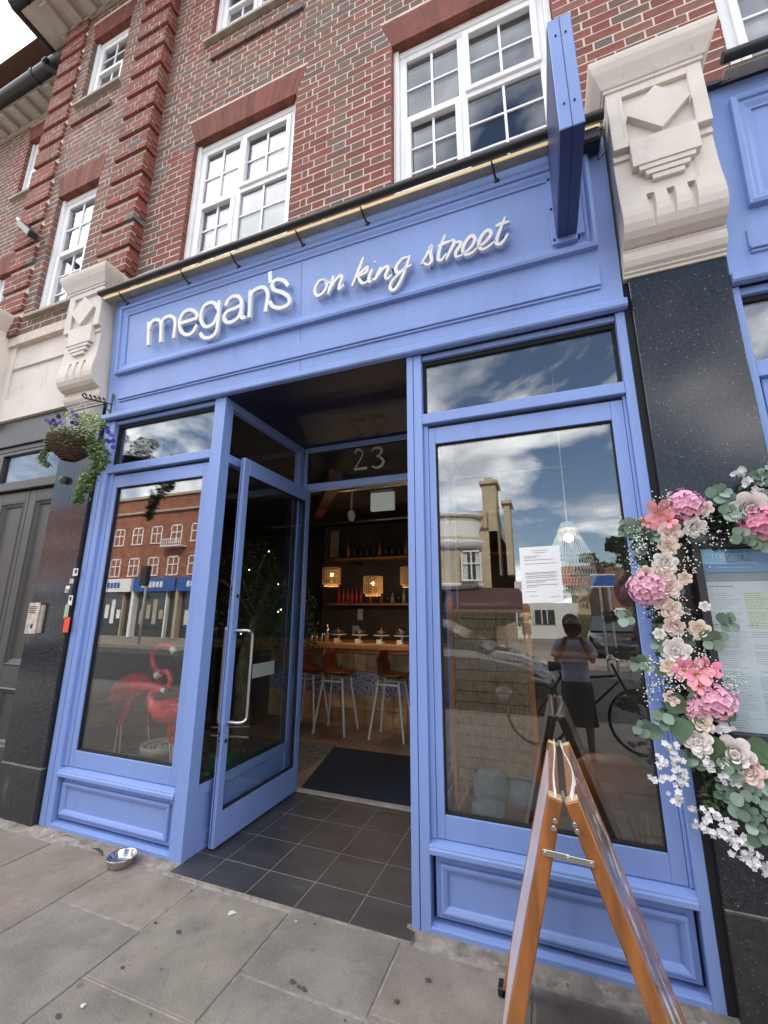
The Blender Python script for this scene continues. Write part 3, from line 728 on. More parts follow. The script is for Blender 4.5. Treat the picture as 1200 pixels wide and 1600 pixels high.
def c3(pts, n=6): return [(p.x, p.z) for p in catmull([(a, 0, b) for a, b in pts], n)]
def frm(ox, oy, k, pts, y): return [(q.x, q.z) for q in (at(px, py, y) for px, py in crop(ox, oy, k, pts))]
YN = 1.176
g = MB(); two = c3(frm(340, 600, 3.75, [(806, 410), (812, 392), (830, 385), (848, 398), (845, 425), (820, 470), (802, 500)], YN)); ribbon(g, two, [.012 + .014 * math.sin(math.pi * min(1, i / 18)) for i in range(len(two))], .003, YN)
ribbon(g, frm(340, 600, 3.75, [(800, 500), (840, 497), (874, 492)], YN), [.022, .022, .03], .004, YN); g.build('numeral', FROST, sf, label='frosted numeral 2')
g = MB(); th = c3(frm(340, 600, 3.75, [(903, 395), (920, 376), (948, 374), (962, 392), (950, 415), (930, 424), (958, 432), (972, 455), (955, 482), (925, 490), (903, 480)], YN)); ribbon(g, th, [.011 + .014 * abs(math.sin(math.pi * i / 30)) for i in range(len(th))], .003, YN); g.build('numeral', FROST, sf, label='frosted numeral 3')
# door leaf, standing open at a right angle
dr = part('door', lambda g: (g.box(1.366, 1.408, .172, .232, .022, 2.655), g.box(1.366, 1.408, 1.085, 1.152, .022, 2.655), g.box(1.3662, 1.4078, .232, 1.085, 2.53, 2.655), g.box(1.3662, 1.4078, .232, 1.085, .022, .215)), bevel=.002, label='blue glazed door leaf standing open')
part('door_gasket', lambda g: (g.box(1.372, 1.402, .232, .240, .215, 2.53), g.box(1.372, 1.402, 1.077, 1.085, .215, 2.53), g.box(1.372, 1.402, .232, 1.085, .215, .223), g.box(1.372, 1.402, .232, 1.085, 2.522, 2.53)), BLACKGAP, 0, dr)
part('door_pane', lambda g: g.box(1.384, 1.390, .236, 1.081, .218, 2.526), GLASSD, 0, dr)
part('edge_seal', lambda g: g.box(1.380, 1.384, .1705, .173, .03, 2.65), BLACKGAP, 0, dr)
for z0, z1 in ((1.515, 1.71), (.55, .75)):
    lk = part('lock_plate', lambda g: g.box(1.374, 1.396, .168, .173, z0, z1), STEEL, .001, dr)
    part('latch_slot', lambda g: (g.box(1.380, 1.390, .1665, .170, z1 - .075, z1 - .045), g.box(1.381, 1.389, .1665, .170, z1 - .11, z1 - .09)), BLACK, 0, dr)
    part('key_cylinder', lambda g: g.lathe([(.001, .0), (.014, .0), (.014, .004), (.001, .006)], (0, 0, 0), 12), BLACK, 0, dr)
kc = [o for o in bpy.data.objects if o.name.startswith('key_cylinder')]
for o, z0 in zip(kc, (1.60, .64)):
    o.matrix_parent_inverse = Matrix.Identity(4)
    o.location = (1.408, .207, z0); o.rotation_euler = (0, R(90), 0)
hx = 1.53
part('pull_handle', lambda g: g.tube(catmull([(1.40, .205, 1.36), (1.44, .205, 1.36), (hx - .02, .215, 1.36), (hx, .245, 1.345), (hx, .255, 1.31), (hx, .255, 1.06), (hx, .255, .81), (hx, .245, .775), (hx - .02, .215, .76), (1.44, .205, .76), (1.40, .205, .76)], 5), .0115, 10), STEEL, 0, dr)
part('inner_handle', lambda g: g.tube(catmull([(1.37, .205, 1.36), (1.34, .205, 1.36), (1.325, .215, 1.35), (1.325, .215, 1.05), (1.325, .215, .77), (1.34, .205, .76), (1.37, .205, .76)], 5), .0115, 10), STEEL, 0, dr)
part('notice_plate', lambda g: g.box(1.390, 1.393, .465, .738, 1.0, 1.10), mat('pale_green_plastic', (.30, .34, .31), .5), 0, dr)

# ---------------------------------------------------------------- fascia boards (they lean out towards the top)
def yF(z): return -.018 - .068 * (z - 3.13)
def fbox(g, x0, x1, z0, z1, d, back=.10):
    g.hexa([(x0, yF(z0) - d, z0), (x1, yF(z0) - d, z0), (x1, back, z0), (x0, back, z0), (x0, yF(z1) - d, z1), (x1, yF(z1) - d, z1), (x1, back, z1), (x0, back, z1)])
def fmould(g, x0, x1, z0, z1, prof, drop=0):
    """mitred picture-frame moulding on the leaning board; prof = (inset, height)"""
    v = []; n = len(prof)
    for o_, h_ in prof:
        for X_, Z_ in ((x0 + o_, z0 + o_), (x1 - o_, z0 + o_), (x1 - o_, z1 - o_ - drop), (x0 + o_, z1 - o_)): v.append((X_, yF(Z_) - h_, Z_))
    g.add(v, [(4 * i + k, 4 * i + (k + 1) % 4, 4 * i + 4 + (k + 1) % 4, 4 * i + 4 + k) for i in range(n - 1) for k in range(4)])
def fascia(x0, x1, px0, px1, band, label, ends=(0, 0)):
    t = thing('shop_fascia', label, 'sign board', ((x0 + x1) / 2, -.02, 3.13))
    part('fascia_board', lambda g: fbox(g, x0, x1, 3.16, 4.30, 0), BLUE, .002, t)
    part('cornice', lambda g: g.prof_x([(-.046, 3.118), (-.046, 3.150), (-.036, 3.162), (.0, 3.164), (.0, 3.107), (-.038, 3.107)], x0 - ends[0], x1 + ends[1]), BLUE, .002, t)
    part('panel_moulding', lambda g: fmould(g, px0, px1, 3.505, 4.155, [(0, 0), (0, .034), (.018, .040), (.030, .034), (.032, .022), (.050, .022), (.072, .010), (.084, .010), (.086, .001)], .035), BLUE, 0, t)
    part('raised_band', lambda g: fbox(g, band[0], band[1], 3.292, 3.385, .009), BLUE, .002, t)
    part('band_moulding', lambda g: (fbox(g, band[0], band[1], 3.270, 3.291, .022), fbox(g, band[0] + .004, band[1] - .004, 3.2525, 3.269, .012)), BLUE, .003, t)
    part('lead_capping', lambda g: g.prof_x([(-.135, 4.262), (-.135, 4.29), (.03, 4.345), (.03, 4.30)], x0, x1), GUT, .002, t)
    return t
fa = fascia(.012, 4.032, .117, 3.935, (.165, 3.93), 'blue fascia board with raised panel carrying the white lettering', (.03, .01))
part('board_joint', lambda g: fbox(g, 1.985, 1.987, 3.165, 4.28, .0012), NAVY, 0, fa)

# lettering: white raised letters standing 4 cm off the board
sg = thing('shop_lettering', 'white raised letters of the shop name in two styles on the blue fascia', 'lettering', (1.8, -.1, 3.6))
MEG = []
def FZ(px, py):
    d = ray(px, py)      # meet the plane just in front of the leaning board
    t = (-.018 + .068 * 3.13 - .05 - CAMP.y - .068 * CAMP.z) / (d.y + .068 * d.z)
    return CAMP + d * t
def fpts(ox, oy, k, pts): return [(q.x, q.z) for q in (FZ(px, py) for px, py in crop(ox, oy, k, pts))]
def letter(name, strokes, o, w, tap=False, label=None):
    g = MB()
    if not tap: MEG.extend(c3(fpts(*o, q_), 5) if len(q_) > 2 else fpts(*o, q_) for q_ in strokes)
    for si, s_ in enumerate(strokes):
        pts = c3(fpts(*o, s_), 5) if len(s_) > 2 else fpts(*o, s_)
        n = len(pts); ww = [w * ((.55 + .45 * math.sin(math.pi * (i / max(1, n - 1)) ** .8)) if tap else 1) for i in range(n)]
        ribbon(g, pts, ww, .024 + .0006 * si, 0, yfun=lambda Z: yF(Z) - .026)
    o_ = g.build(name, WHITEL, sg, bevel=.0015, label=label); return o_
A = (210, 450, 4.615); B = (180, 300, 2.4)
letter('letter', [[(100, 243), (96, 412)], [(104, 300), (112, 262), (135, 234), (165, 228), (186, 245), (189, 280), (186, 390)], [(190, 290), (198, 240), (222, 212), (256, 202), (284, 215), (292, 248), (289, 290), (280, 362)]], A, .031, label='letter m')
letter('letter', [[(330, 254), (452, 214)], [(452, 214), (441, 176), (404, 156), (362, 170), (331, 212), (322, 262), (336, 312), (374, 336), (416, 320), (450, 262)]], A, .031, label='letter e')
letter('letter', [[(600, 150), (578, 112), (545, 103), (505, 125), (480, 175), (478, 232), (500, 272), (535, 275), (575, 245), (598, 190)], [(608, 88), (603, 200), (592, 300), (565, 343), (525, 360), (490, 350), (472, 322)]], A, .031, label='letter g')
letter('letter', [[(655, 128), (675, 85), (712, 58), (750, 62), (770, 98), (768, 150), (765, 195), (778, 214), (800, 207)], [(768, 122), (720, 146), (668, 168), (643, 208), (660, 243), (700, 243), (742, 215), (766, 170)]], A, .031, label='letter a')
letter('letter', [[(506, 367), (501, 470)], [(504, 400), (513, 376), (535, 360), (558, 358), (571, 378), (569, 405), (562, 449)]], B, .031, label='letter n')
letter('apostrophe', [[(579, 297), (581, 340)]], B, .031)
letter('letter', [[(648, 352), (632, 332), (603, 328), (587, 346), (596, 366), (626, 376), (650, 394), (648, 420), (617, 434), (590, 428), (577, 408)]], B, .031, label='letter s')
S = (480, 330, 2.885)
for lab, st in [('o', [[(80, 305), (52, 315), (33, 352), (44, 380), (72, 364), (88, 330), (79, 306), (94, 320), (112, 312)]]),
                ('n', [[(118, 290), (108, 320), (92, 374)], [(96, 364), (122, 316), (148, 291), (156, 299), (144, 335), (143, 351), (166, 330)]]),
                ('k', [[(253, 205), (229, 268), (200, 338)], [(214, 302), (250, 268), (270, 250), (264, 275), (228, 293)], [(228, 293), (240, 316), (254, 324), (277, 312)]]),
                ('i', [[(293, 258), (277, 298), (282, 318), (303, 300)]]), ('dot', [[(308, 222), (304, 232)]]),
                ('n', [[(331, 250), (316, 285), (303, 312)], [(308, 305), (338, 262), (360, 249), (363, 261), (352, 291), (359, 304), (382, 284)]]),
                ('g', [[(455, 205), (426, 215), (400, 250), (403, 275), (428, 266), (450, 238), (463, 196)], [(463, 196), (446, 250), (416, 320), (391, 354), (373, 346), (382, 314), (420, 276), (471, 238)]]),
                ('s', [[(512, 238), (538, 196), (560, 153), (556, 190), (561, 222), (542, 240), (516, 226)]]),
                ('t', [[(622, 104), (598, 168), (590, 212), (604, 219), (628, 188)], [(588, 157), (620, 143), (652, 131)]]),
                ('r', [[(654, 124), (662, 142), (642, 182), (625, 218)], [(662, 142), (688, 138), (690, 152), (670, 184), (672, 204), (694, 198)]]),
                ('e', [[(692, 199), (734, 166), (756, 127), (741, 109), (715, 136), (700, 174), (714, 195), (742, 186), (766, 164)]]),
                ('e', [[(766, 164), (804, 136), (829, 101), (813, 85), (786, 112), (772, 149), (785, 170), (814, 160), (850, 130)]]),
                ('t', [[(893, 24), (870, 82), (852, 134), (866, 148), (888, 128), (906, 98)], [(848, 67), (880, 54), (912, 45)]])]:
    letter('script_letter' if lab != 'dot' else 'letter_dot', st, S, .0235, True, label='script letter ' + lab if lab != 'dot' else None)
g = MB()
for px, py in [(300, 500), (330, 512), (372, 470), (420, 470), (500, 458), (560, 438), (612, 422), (672, 414), (740, 380), (786, 372)]:
    q = FZ(px, py); g.tube([(q.x, yF(q.z), q.z + .02), (q.x, yF(q.z) - .04, q.z + .02)], .006, 6)
g.build('letter_stud', BLACK, sg, kind='stuff')

# light bar on brackets
LED = mat('warm_led_strip', (.9, .75, .45), .5, emit=(1.0, .78, .42), estr=.2)
def lightbar(x0, x1, za, zb, label, brs, led=True):
    t = thing('light_bar', label, 'light', ((x0 + x1) / 2, -.2, (za + zb) / 2))
    part('tube', lambda g: g.tube([(x0, -.222, za), (x1, -.222, zb)], .027, 14), BLACK, 0, t)
    if led: part('led_strip', lambda g: g.hexa([(x0 + .02, -.200, za - .040), (x1 - .02, -.200, zb - .040), (x1 - .02, -.190, zb - .040), (x0 + .02, -.190, za - .040), (x0 + .02, -.200, za - .026), (x1 - .02, -.200, zb - .026), (x1 - .02, -.189, zb - .02), (x0 + .02, -.189, za - .02)]), LED, 0, t)
    part('reflector', lambda g: g.hexa([(x0 + .02, -.189, za - .045), (x1, -.189, zb - .045), (x1, -.12, zb - .035), (x0 + .02, -.12, za - .035), (x0 + .02, -.189, za - .02), (x1, -.189, zb - .02), (x1, -.12, zb - .02), (x0 + .02, -.12, za - .02)]), SILL, 0, t)
    for x in brs:
        z = lerp(za, zb, (x - x0) / (x1 - x0))
        part('bracket', lambda g: (g.tube(catmull([(x, -.20, z - .03), (x + .01, -.16, z - .075), (x + .02, -.10, z - .10)], 4), .007, 8), g.lathe([(.001, -.012), (.017, -.012), (.017, .012), (.001, .014)], (x + .02, -.115, z - .10), 12), g.tube([(x - .03, -.105, z - .10), (x + .05, -.105, z - .10)], .009, 8)), BLACK, 0, t)
lightbar(-.03, 4.02, 4.262, 4.222, 'long black light bar with warm strip over the white lettering', (.19, 1.41, 2.52, 3.40, .9, 2.0))
# projecting box sign seen edge on
ps = thing('projecting_sign', 'blue box sign projecting edge on from the right end of the fascia', 'sign', (3.78, -.1, 3.58))
SX0, SX1, SY0, SY1, SZ0, SZ1 = 3.728, 3.832, -.70, -.10, 3.60, 4.285
part('sign_box', lambda g: g.box(SX0, SX1, SY0, SY1, SZ0, SZ1), BLUE_D, .003, ps)
NAVP = mat('deep_navy', (.035, .05, .14), .4)  # deep navy for the sign's sides and underside, darker than the box
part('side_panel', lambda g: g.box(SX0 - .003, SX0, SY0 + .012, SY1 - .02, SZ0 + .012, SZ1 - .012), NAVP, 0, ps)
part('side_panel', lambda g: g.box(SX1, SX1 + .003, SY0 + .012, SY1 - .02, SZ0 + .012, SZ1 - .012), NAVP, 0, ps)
part('underside_sheet', lambda g: g.box(SX0 + .001, SX1 - .001, SY0 + .002, SY1 - .002, SZ0 - .003, SZ0), NAVP, 0, ps)  # thin sheet that colours the underside darker than the box
part('edge_seam', lambda g: (g.box(SX0 + .052, SX0 + .055, SY0 - .0015, SY0 + .01, SZ0 + .002, SZ1 - .002), g.box(SX0 + .052, SX0 + .055, SY0, SY1, SZ0 - .0045, SZ0 + .01)), NAVY, 0, ps)
part('mounting_flange', lambda g: (g.box(3.700, SX0, -.093, -.078, 3.57, 4.10), g.box(SX1, 3.875, -.093, -.078, 3.60, 4.10), g.box(3.727, 3.835, -.10, -.06, 3.565, 3.602)), BLUE_D, .002, ps)
g = MB()
for x, y, z in [(SX0 + .03, SY0 - .002, 4.17), (SX1 - .03, SY0 - .002, 4.17), (SX0 + .03, SY0 - .002, 3.74), (SX1 - .03, SY0 - .002, 3.74)]: g.ball((x, y, z), .0055, 8, 4)
for z in (3.60, 3.82, 4.04): g.ball((3.713, -.094, z), .008, 8, 4)
g.build('screw_head', BLACK, ps, kind='stuff')
# camera and cable between the projecting sign and the corbel
cv = thing('junction_box', 'black weatherproof box with loose cable between projecting sign and right corbel', 'box', (3.97, -.15, 4.1))
part('housing', lambda g: g.box(3.90, 4.0, -.20, -.09, 4.10, 4.19), BLACK, .012, cv)
part('cable', lambda g: (g.tube(catmull([(3.95, -.16, 4.14), (4.01, -.19, 4.16), (4.02, -.17, 4.05), (3.98, -.15, 4.0), (3.985, -.14, 4.05)], 6), .004, 6)), BLACK, 0, cv)

# ---------------------------------------------------------------- neighbouring blue shop at the right edge
fb = fascia(4.505, 7.2, 4.625, 7.0, (4.60, 7.0), 'blue fascia board of the next bay at the right edge', (0, 0))
lightbar(4.58, 7.2, 4.30, 4.28, 'black light bar over the fascia at the right edge', (5.6, 6.8), led=False)
ns = thing('shopfront', 'blue shop window right of the large granite pilaster, cut by the picture edge', 'shopfront', (5.5, 0, 0))
part('stile', lambda g: g.box(4.503, 4.542, 0, .10, 0, 3.105), parent=ns)
part('post', lambda g: g.box(7.0, 7.2, 0, .10, 0, 3.105), parent=ns)
part('head_rail', lambda g: g.box(4.542, 7.0, .02, .10, 3.065, 3.105), parent=ns)
part('transom_rail', lambda g: g.box(4.542, 7.0, .003, .10, 2.60, 2.685), parent=ns)
part('window_frame', lambda g: (g.box(4.56, 4.62, .03, .09, .39, 2.6), g.box(4.62, 7.0, .031, .09, .39, .5), g.box(4.62, 7.0, .031, .09, 2.5, 2.6)), parent=ns)
part('stall_riser', lambda g: g.box(4.542, 7.0, .04, .10, 0, .39), parent=ns)
part('pane', lambda g: (g.box(4.60, 7.0, .058, .066, .5, 2.5), g.box(4.545, 7.0, .058, .066, 2.68, 3.07)), GLASS, 0, ns)
part('gasket', lambda g: (g.box(4.542, 4.556, .045, .09, 2.685, 3.065), g.box(4.542, 7.0, .0452, .09, 3.035, 3.065)), BLACKGAP, 0, ns)

# ---------------------------------------------------------------- left neighbour: stone fascia and dark door
lf = thing('stone_fascia', 'plain cream painted stone fascia panel above the dark grey doors', 'fascia', (-1.1, 0, 3.3))
part('fascia_block', lambda g: g.box(-1.63, -.476, -.012, .2, 3.345, 4.40), STONE, .004, lf)
part('raised_border', lambda g: (g.box(-1.63, -1.53, -.034, -.010, 3.345, 4.40), g.box(-1.53, -.476, -.034, -.010, 4.275, 4.40), g.box(-1.53, -.476, -.034, -.010, 3.345, 3.585), g.box(-1.53, -.476, -.0345, -.010, 3.93, 3.932)), STONE, .003, lf)
part('fascia_block', lambda g: g.box(-5.5, -1.634, -.02, .2, 3.345, 4.30), STONE, .004, lf)
dd = thing('neighbour_doors', 'dark grey panelled double doors with a fanlight at the left edge', 'door', (-1.1, .1, 0))
part('surround', lambda g: (g.box(-3.2, -.49, .0, .12, 3.07, 3.345), g.box(-3.2, -.492, .025, .12, 3.02, 3.069)), DGREY, .004, dd)
part('jamb', lambda g: g.box(-.512, -.490, .02, .12, 0, 3.02), DGREY, .003, dd)
part('transom_rail', lambda g: g.box(-3.2, -.512, .0, .12, 2.60, 2.685), DGREY, .005, dd)
part('fanlight_frame', lambda g: (g.box(-.60, -.512, .03, .11, 2.685, 3.02), g.box(-3.2, -.60, .031, .11, 2.985, 3.02)), DGREY, .004, dd)
part('fanlight_pane', lambda g: g.box(-3.2, -.59, .06, .066, 2.68, 3.0), GLASSU, 0, dd)
def leafdoor(x0, x1):
    lf_ = part('door_leaf', lambda g: g.box(x0, x1, .070, .12, .02, 2.59), DGREY, .003, dd)
    st = .10
    part('door_stile', lambda g: (g.box(x0, x0 + st, .045, .071, .02, 2.59), g.box(x1 - st * .5, x1, .045, .071, .02, 2.59), g.box(x0 + st, x1 - st * .5, .0452, .071, 2.49, 2.59), g.box(x0 + st, x1 - st * .5, .0452, .071, .87, 1.16 - .12), g.box(x0 + st, x1 - st * .5, .0452, .071, .02, .42)), DGREY, .003, lf_)
    def mo(g):
        for z0, z1 in ((1.04, 2.49), (.42, .87)):
            a, b = x0 + st, x1 - st * .5; v = []; pr = [(0, .046), (.012, .038), (.022, .050), (.04, .056), (.055, .070)]
            for o_, y_ in pr: v += [(a + o_, y_, z0 + o_), (b - o_, y_, z0 + o_), (b - o_, y_, z1 - o_), (a + o_, y_, z1 - o_)]
            g.add(v, [(4 * i + k, 4 * i + (k + 1) % 4, 4 * i + 4 + (k + 1) % 4, 4 * i + 4 + k) for i in range(len(pr) - 1) for k in range(4)])
    part('door_moulding', mo, DGREY, 0, lf_)
leafdoor(-.945, -.514); leafdoor(-1.45, -.952)
part('door_gap', lambda g: g.box(-3.2, -.512, .10, .13, 0, 2.60), BLACKGAP, 0, dd)
g = MB(); g.box(-5.5, -1.46, .03, .14, 0, 3.0); tag(g.build('dark_cladding', DGREY), 'dark grey timber front beyond the left door', 'cladding')
# things on the left granite
ic = thing('intercom', 'worn stainless steel entry phone panel on the left granite pilaster', 'intercom', (-.38, -.05, 1.43))
part('panel', lambda g: g.box(-.452, -.318, -.066, -.054, 1.31, 1.552), mat('scratched_steel', (.55, .50, .46), .42, metal=.7, var=.35, vs=26, bump=.3), .002, ic)
part('back_box', lambda g: g.box(-.430, -.296, -.054, -.030, 1.315, 1.535), SILL, .004, ic)
part('button', lambda g: (g.box(-.385, -.365, -.070, -.064, 1.355, 1.385)), BLACK, .001, ic)
part('speaker_grille', lambda g: [g.box(-.44 + .018 * i, -.428 + .018 * i, -.068, -.065, 1.47 + .016 * j, 1.478 + .016 * j) for i in range(5) for j in range(4)], BLACK, 0, ic)
PAPER = mat('white_paper', (.74, .75, .76), .7)
def sticker(px, py, w, h, c, label):
    q = at(px, py, -.031); g = MB(); g.box(q.x - w / 2, q.x + w / 2, -.0325, -.0302, q.z - h / 2, q.z + h / 2)
    if True:
        o = g.build('sticker', c); tag(o, label, 'sticker', 'stickers on the left granite pilaster'); return o
S1 = sticker(118, 894, .055, .060, mat('pinkwhite_sticker', (.72, .62, .66), .5), 'pinkish white sticker with dark square, topmost on the left granite')
g = MB(); q = at(118.5, 893, -.0335); g.box(q.x - .012, q.x + .012, -.0342, -.0324, q.z - .015, q.z + .015); g.build('print', BLACK, S1)
sticker(112, 908, .045, .038, mat('s2', (.42, .42, .42), .5), 'small grey sticker, second from the top on the left granite')
sticker(106, 918, .045, .028, PAPER, 'small white sticker above a grey one on the left granite')
sticker(104, 924, .045, .022, mat('s3', (.3, .3, .3), .5), 'thin dark grey sticker on the left granite')
S2 = sticker(110, 938, .045, .075, PAPER, 'white sticker with black squares on the left granite')
g = MB(); q = at(110, 936, -.0335); g.box(q.x - .012, q.x + .012, -.0342, -.0324, q.z - .012, q.z + .018); g.build('print', BLACK, S2)
sticker(104, 955, .045, .105, mat('s4', (.36, .42, .30), .5), 'pale green upright sticker on the left granite')
sticker(104, 976, .060, .115, mat('s5', (.75, .07, .02), .5), 'orange red sticker, lowest on the left granite')
bs = thing('wall_boss', 'rounded black knob on the granite behind the hanging basket', 'knob', (-.36, -.04, 2.63))
part('boss', lambda g: g.ball((-.345, -.05, 2.60), .036, 14, 8), mat('boss_stone', (.12, .11, .10), .5), 0, bs)

# ================================================================ INTERIOR
room = thing('dining_room', 'dim restaurant interior behind the blue shopfront', 'room', (2, 3, 0))
def wallbox(g, x0, x1, y0, y1, z0, z1): g.box(x0, x1, y0, y1, z0, z1)
fl_ = struct(part('interior_floor', lambda g: g.box(-2.5, 7.2, .095, 5.8, -.05, .0), mat('floor_grout', (.10, .075, .055), .9), 0, None))
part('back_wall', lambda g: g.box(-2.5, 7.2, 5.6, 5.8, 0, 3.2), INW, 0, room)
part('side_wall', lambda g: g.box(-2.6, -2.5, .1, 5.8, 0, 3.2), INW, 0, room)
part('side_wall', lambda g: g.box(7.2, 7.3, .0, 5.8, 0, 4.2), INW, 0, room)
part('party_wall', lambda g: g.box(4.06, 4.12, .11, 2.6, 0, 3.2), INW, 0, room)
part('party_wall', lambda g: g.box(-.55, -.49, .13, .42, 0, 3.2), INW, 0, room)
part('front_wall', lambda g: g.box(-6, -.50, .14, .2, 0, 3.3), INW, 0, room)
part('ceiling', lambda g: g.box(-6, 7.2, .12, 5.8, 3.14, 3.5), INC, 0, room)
part('ceiling_beam', lambda g: g.beam((.2, 3.4, 3.02), (1.45, 1.6, 2.93), .14, .18), mat('dark_beam', (.12, .045, .02), .6, var=.3, vs=6), 0, room)
part('ceiling_pipe', lambda g: (g.tube([(-.5, 2.3, 3.0), (3.8, 2.3, 3.0)], .03, 8), g.tube([(-.5, 3.9, 2.95), (3.8, 3.9, 2.95)], .025, 8)), STEEL, 0, room)
FT = mat('brown_floor_tile', (.26, .155, .10), .45, attr='obj', var=.2, vs=5)
for i in range(13):
    for j in range(8):
        x, y = -.30 + i * .27, 1.22 + j * .27
        o = part('floor_tile', lambda g: g.box(x + .003, x + .267, y + .003, y + .267, -.004, .004), FT, 0, fl_); v = random.uniform(.75, 1.15); o.color = (.27 * v, .175 * v, .12 * v, 1)
# patterned grey floor tiles under the left window
PT = mat('patterned_tile', (.13, .13, .12), .5, var=.3, vs=12)
overlay(PT, (.025, .027, .03), 8, (.30, .22), kind='voronoi', amount=.8)
for i in range(8):
    for j in range(7):
        x, y = -1.35 + i * .32, .12 + j * .32
        if x + .32 > 1.25: continue
        part('patterned_floor_tile', lambda g: g.box(x + .002, x + .318, y + .002, y + .318, -.002, .005), PT, 0, fl_)
g = MB(); g.hexa([(1.40, 1.23, .005), (2.70, 1.23, .005), (2.70, 2.33, .005), (1.15, 2.33, .005), (1.40, 1.23, .014), (2.70, 1.23, .014), (2.70, 2.33, .014), (1.15, 2.33, .014)])
tag(g.build('door_mat', MATM), 'large dark navy door mat just inside the threshold', 'mat')
# bar
BW = mat('bar_wood', (.42, .21, .08), .5, var=.35, vs=7, stretch=(.4, 3, 3)); BT = mat('worn_wood_tile', (.22, .14, .08), .55, attr='obj', var=.35, vs=5, bump=.4, bs=14)
BB = mat('blue_patterned_tile', (.30, .33, .40), .35, var=.1); overlay(BB, (.018, .03, .12), 30, (.42, .30), kind='voronoi')
bar = thing('bar_counter', 'timber bar counter faced with worn wooden tiles and a blue patterned band', 'bar', (1.5, 3.6, 0))
part('counter_body', lambda g: g.box(-1.5, 3.9, 3.37, 4.0, 0, .97), INW, 0, bar)
part('counter_top', lambda g: (g.box(-1.6, 4.0, 3.25, 4.05, .975, 1.05)), BW, .008, bar)
part('top_edge', lambda g: g.box(-1.6, 4.0, 3.30, 3.37, .92, .974), BW, .004, bar)
for i in range(19):
    x = .02 + i * .197 - .5
    for z0, z1 in ((.0, .19), (.19, .375), (.675, .92)):
        o = part('wooden_tile', lambda g: g.box(x + .003, x + .194, 3.345 + random.uniform(0, .006), 3.37, z0 + .003, z1 - .003), BT, .003, bar); v = random.uniform(.7, 1.35); o.color = (.40 * v, .25 * v, .13 * v, 1)
    part('blue_tile', lambda g: g.box(x + .002, x + .195, 3.35, 3.37, .378, .672), BB, 0, bar)
# stools
SE = mat('brown_leather_seat', (.09, .020, .009), .35, var=.25, vs=5, coat=.3); SL = mat('cream_metal_leg', (.72, .71, .67), .4)
def stool(x, y, label, rot=0):
    t = thing('bar_stool', label, 'stool', (x, y, 0), 'bar stools')
    n = 9; v = []; prof = [(-.20, 1.0, .16), (-.215, .90, .19), (-.19, .78, .20), (-.14, .70, .20), (-.04, .675, .20), (.08, .672, .195), (.17, .685, .17)]
    for (px_, z_, hw) in prof:
        for k in range(n):
            s_ = (k / (n - 1)) * 2 - 1; v.append((x + px_ + .06 * s_ * s_ * (1 if z_ > .75 else 0), y + hw * s_, z_ + .045 * s_ * s_ * (0 if z_ > .75 else 1)))
    g = MB(); g.add(v, [(i * n + k, i * n + k + 1, (i + 1) * n + k + 1, (i + 1) * n + k) for i in range(len(prof) - 1) for k in range(n - 1)], None, True)
    o = g.build('shell_seat', SE, t); md = o.modifiers.new('s', 'SOLIDIFY'); md.thickness = .018
    for sx_, sy_ in ((-1, -1), (1, -1), (1, 1), (-1, 1)):
        part('leg', lambda g: g.tube([(x - .02 + sx_ * .13, y + sy_ * .12, .665), (x - .02 + sx_ * .22, y + sy_ * .20, .004)], .015, 8), SL, 0, t)
    for yy_, zz_ in ((-.14, .62), (.14, .62)): part('cross_bar', lambda g: g.beam((x - .18, y + yy_, zz_), (x + .13, y + yy_, zz_), .02, .02), SL, 0, t)
    return t
stool(.42, 3.0, 'leftmost brown bar stool, half hidden behind the middle stool'); stool(.88, 2.93, 'middle brown bar stool standing before the bar'); stool(1.64, 2.93, 'right brown bar stool beside the blue post')
# lamps over the bar
RAT = mat('woven_rattan_shade', (.42, .26, .11), .8, var=.3, vs=30, stretch=(3, 3, .6), emit=(1, .5, .15), estr=.012); BULB = mat('lamp_bulb', (1, .8, .5), .4, emit=(1, .72, .35), estr=6)
def pend(px, py, y, r, h, label):
    c = at(px, py, y); t = thing('pendant_lamp', label, 'lamp', tuple(c), 'woven pendant lamps over the bar')
    g = MB()
    n = 30
    for k in range(n):
        a = 2 * math.pi * k / n; ca, sa = math.cos(a), math.sin(a)
        g.beam((c.x + r * ca, y + r * sa, c.z - h / 2), (c.x + r * ca, y + r * sa, c.z + h / 2), .016, .004, up=(ca, sa, 0))
        g.beam((c.x + r * .8 * ca, y + r * .8 * sa, c.z - h * .68), (c.x + r * .8 * ca, y + r * .8 * sa, c.z - h * .2), .014, .004, up=(ca, sa, 0))
    for i in range(9): g.lathe([(r + .004, -.006), (r + .010, 0), (r + .004, .006)], (c.x, y, c.z - h / 2 + h * i / 8), 20)
    g.build('woven_shade', RAT, t)
    part('bulb', lambda g: g.ball((c.x, y - .0, c.z + .02), .028, 12, 8), BULB, 0, t); part('cord', lambda g: g.tube([(c.x, y, c.z + h / 2), (c.x, y, 3.14)], .004, 6), BLACK, 0, t)
    l = bpy.data.lights.new('lamp_light', 'POINT'); l.energy = 2.3; l.color = (1, .66, .36); l.shadow_soft_size = .03
    lo = bpy.data.objects.new('lamp_light', l); COL.objects.link(lo); lo.location = (c.x, y - .05, c.z - .24); attach(lo, t)
pend(518, 900, 3.1, .13, .22, 'left woven pendant lamp glowing above the bar')
pend(583, 914, 3.1, .13, .22, 'middle woven pendant lamp glowing above the bar')
pend(641, 900, 3.1, .13, .22, 'right woven pendant lamp partly behind the blue post')
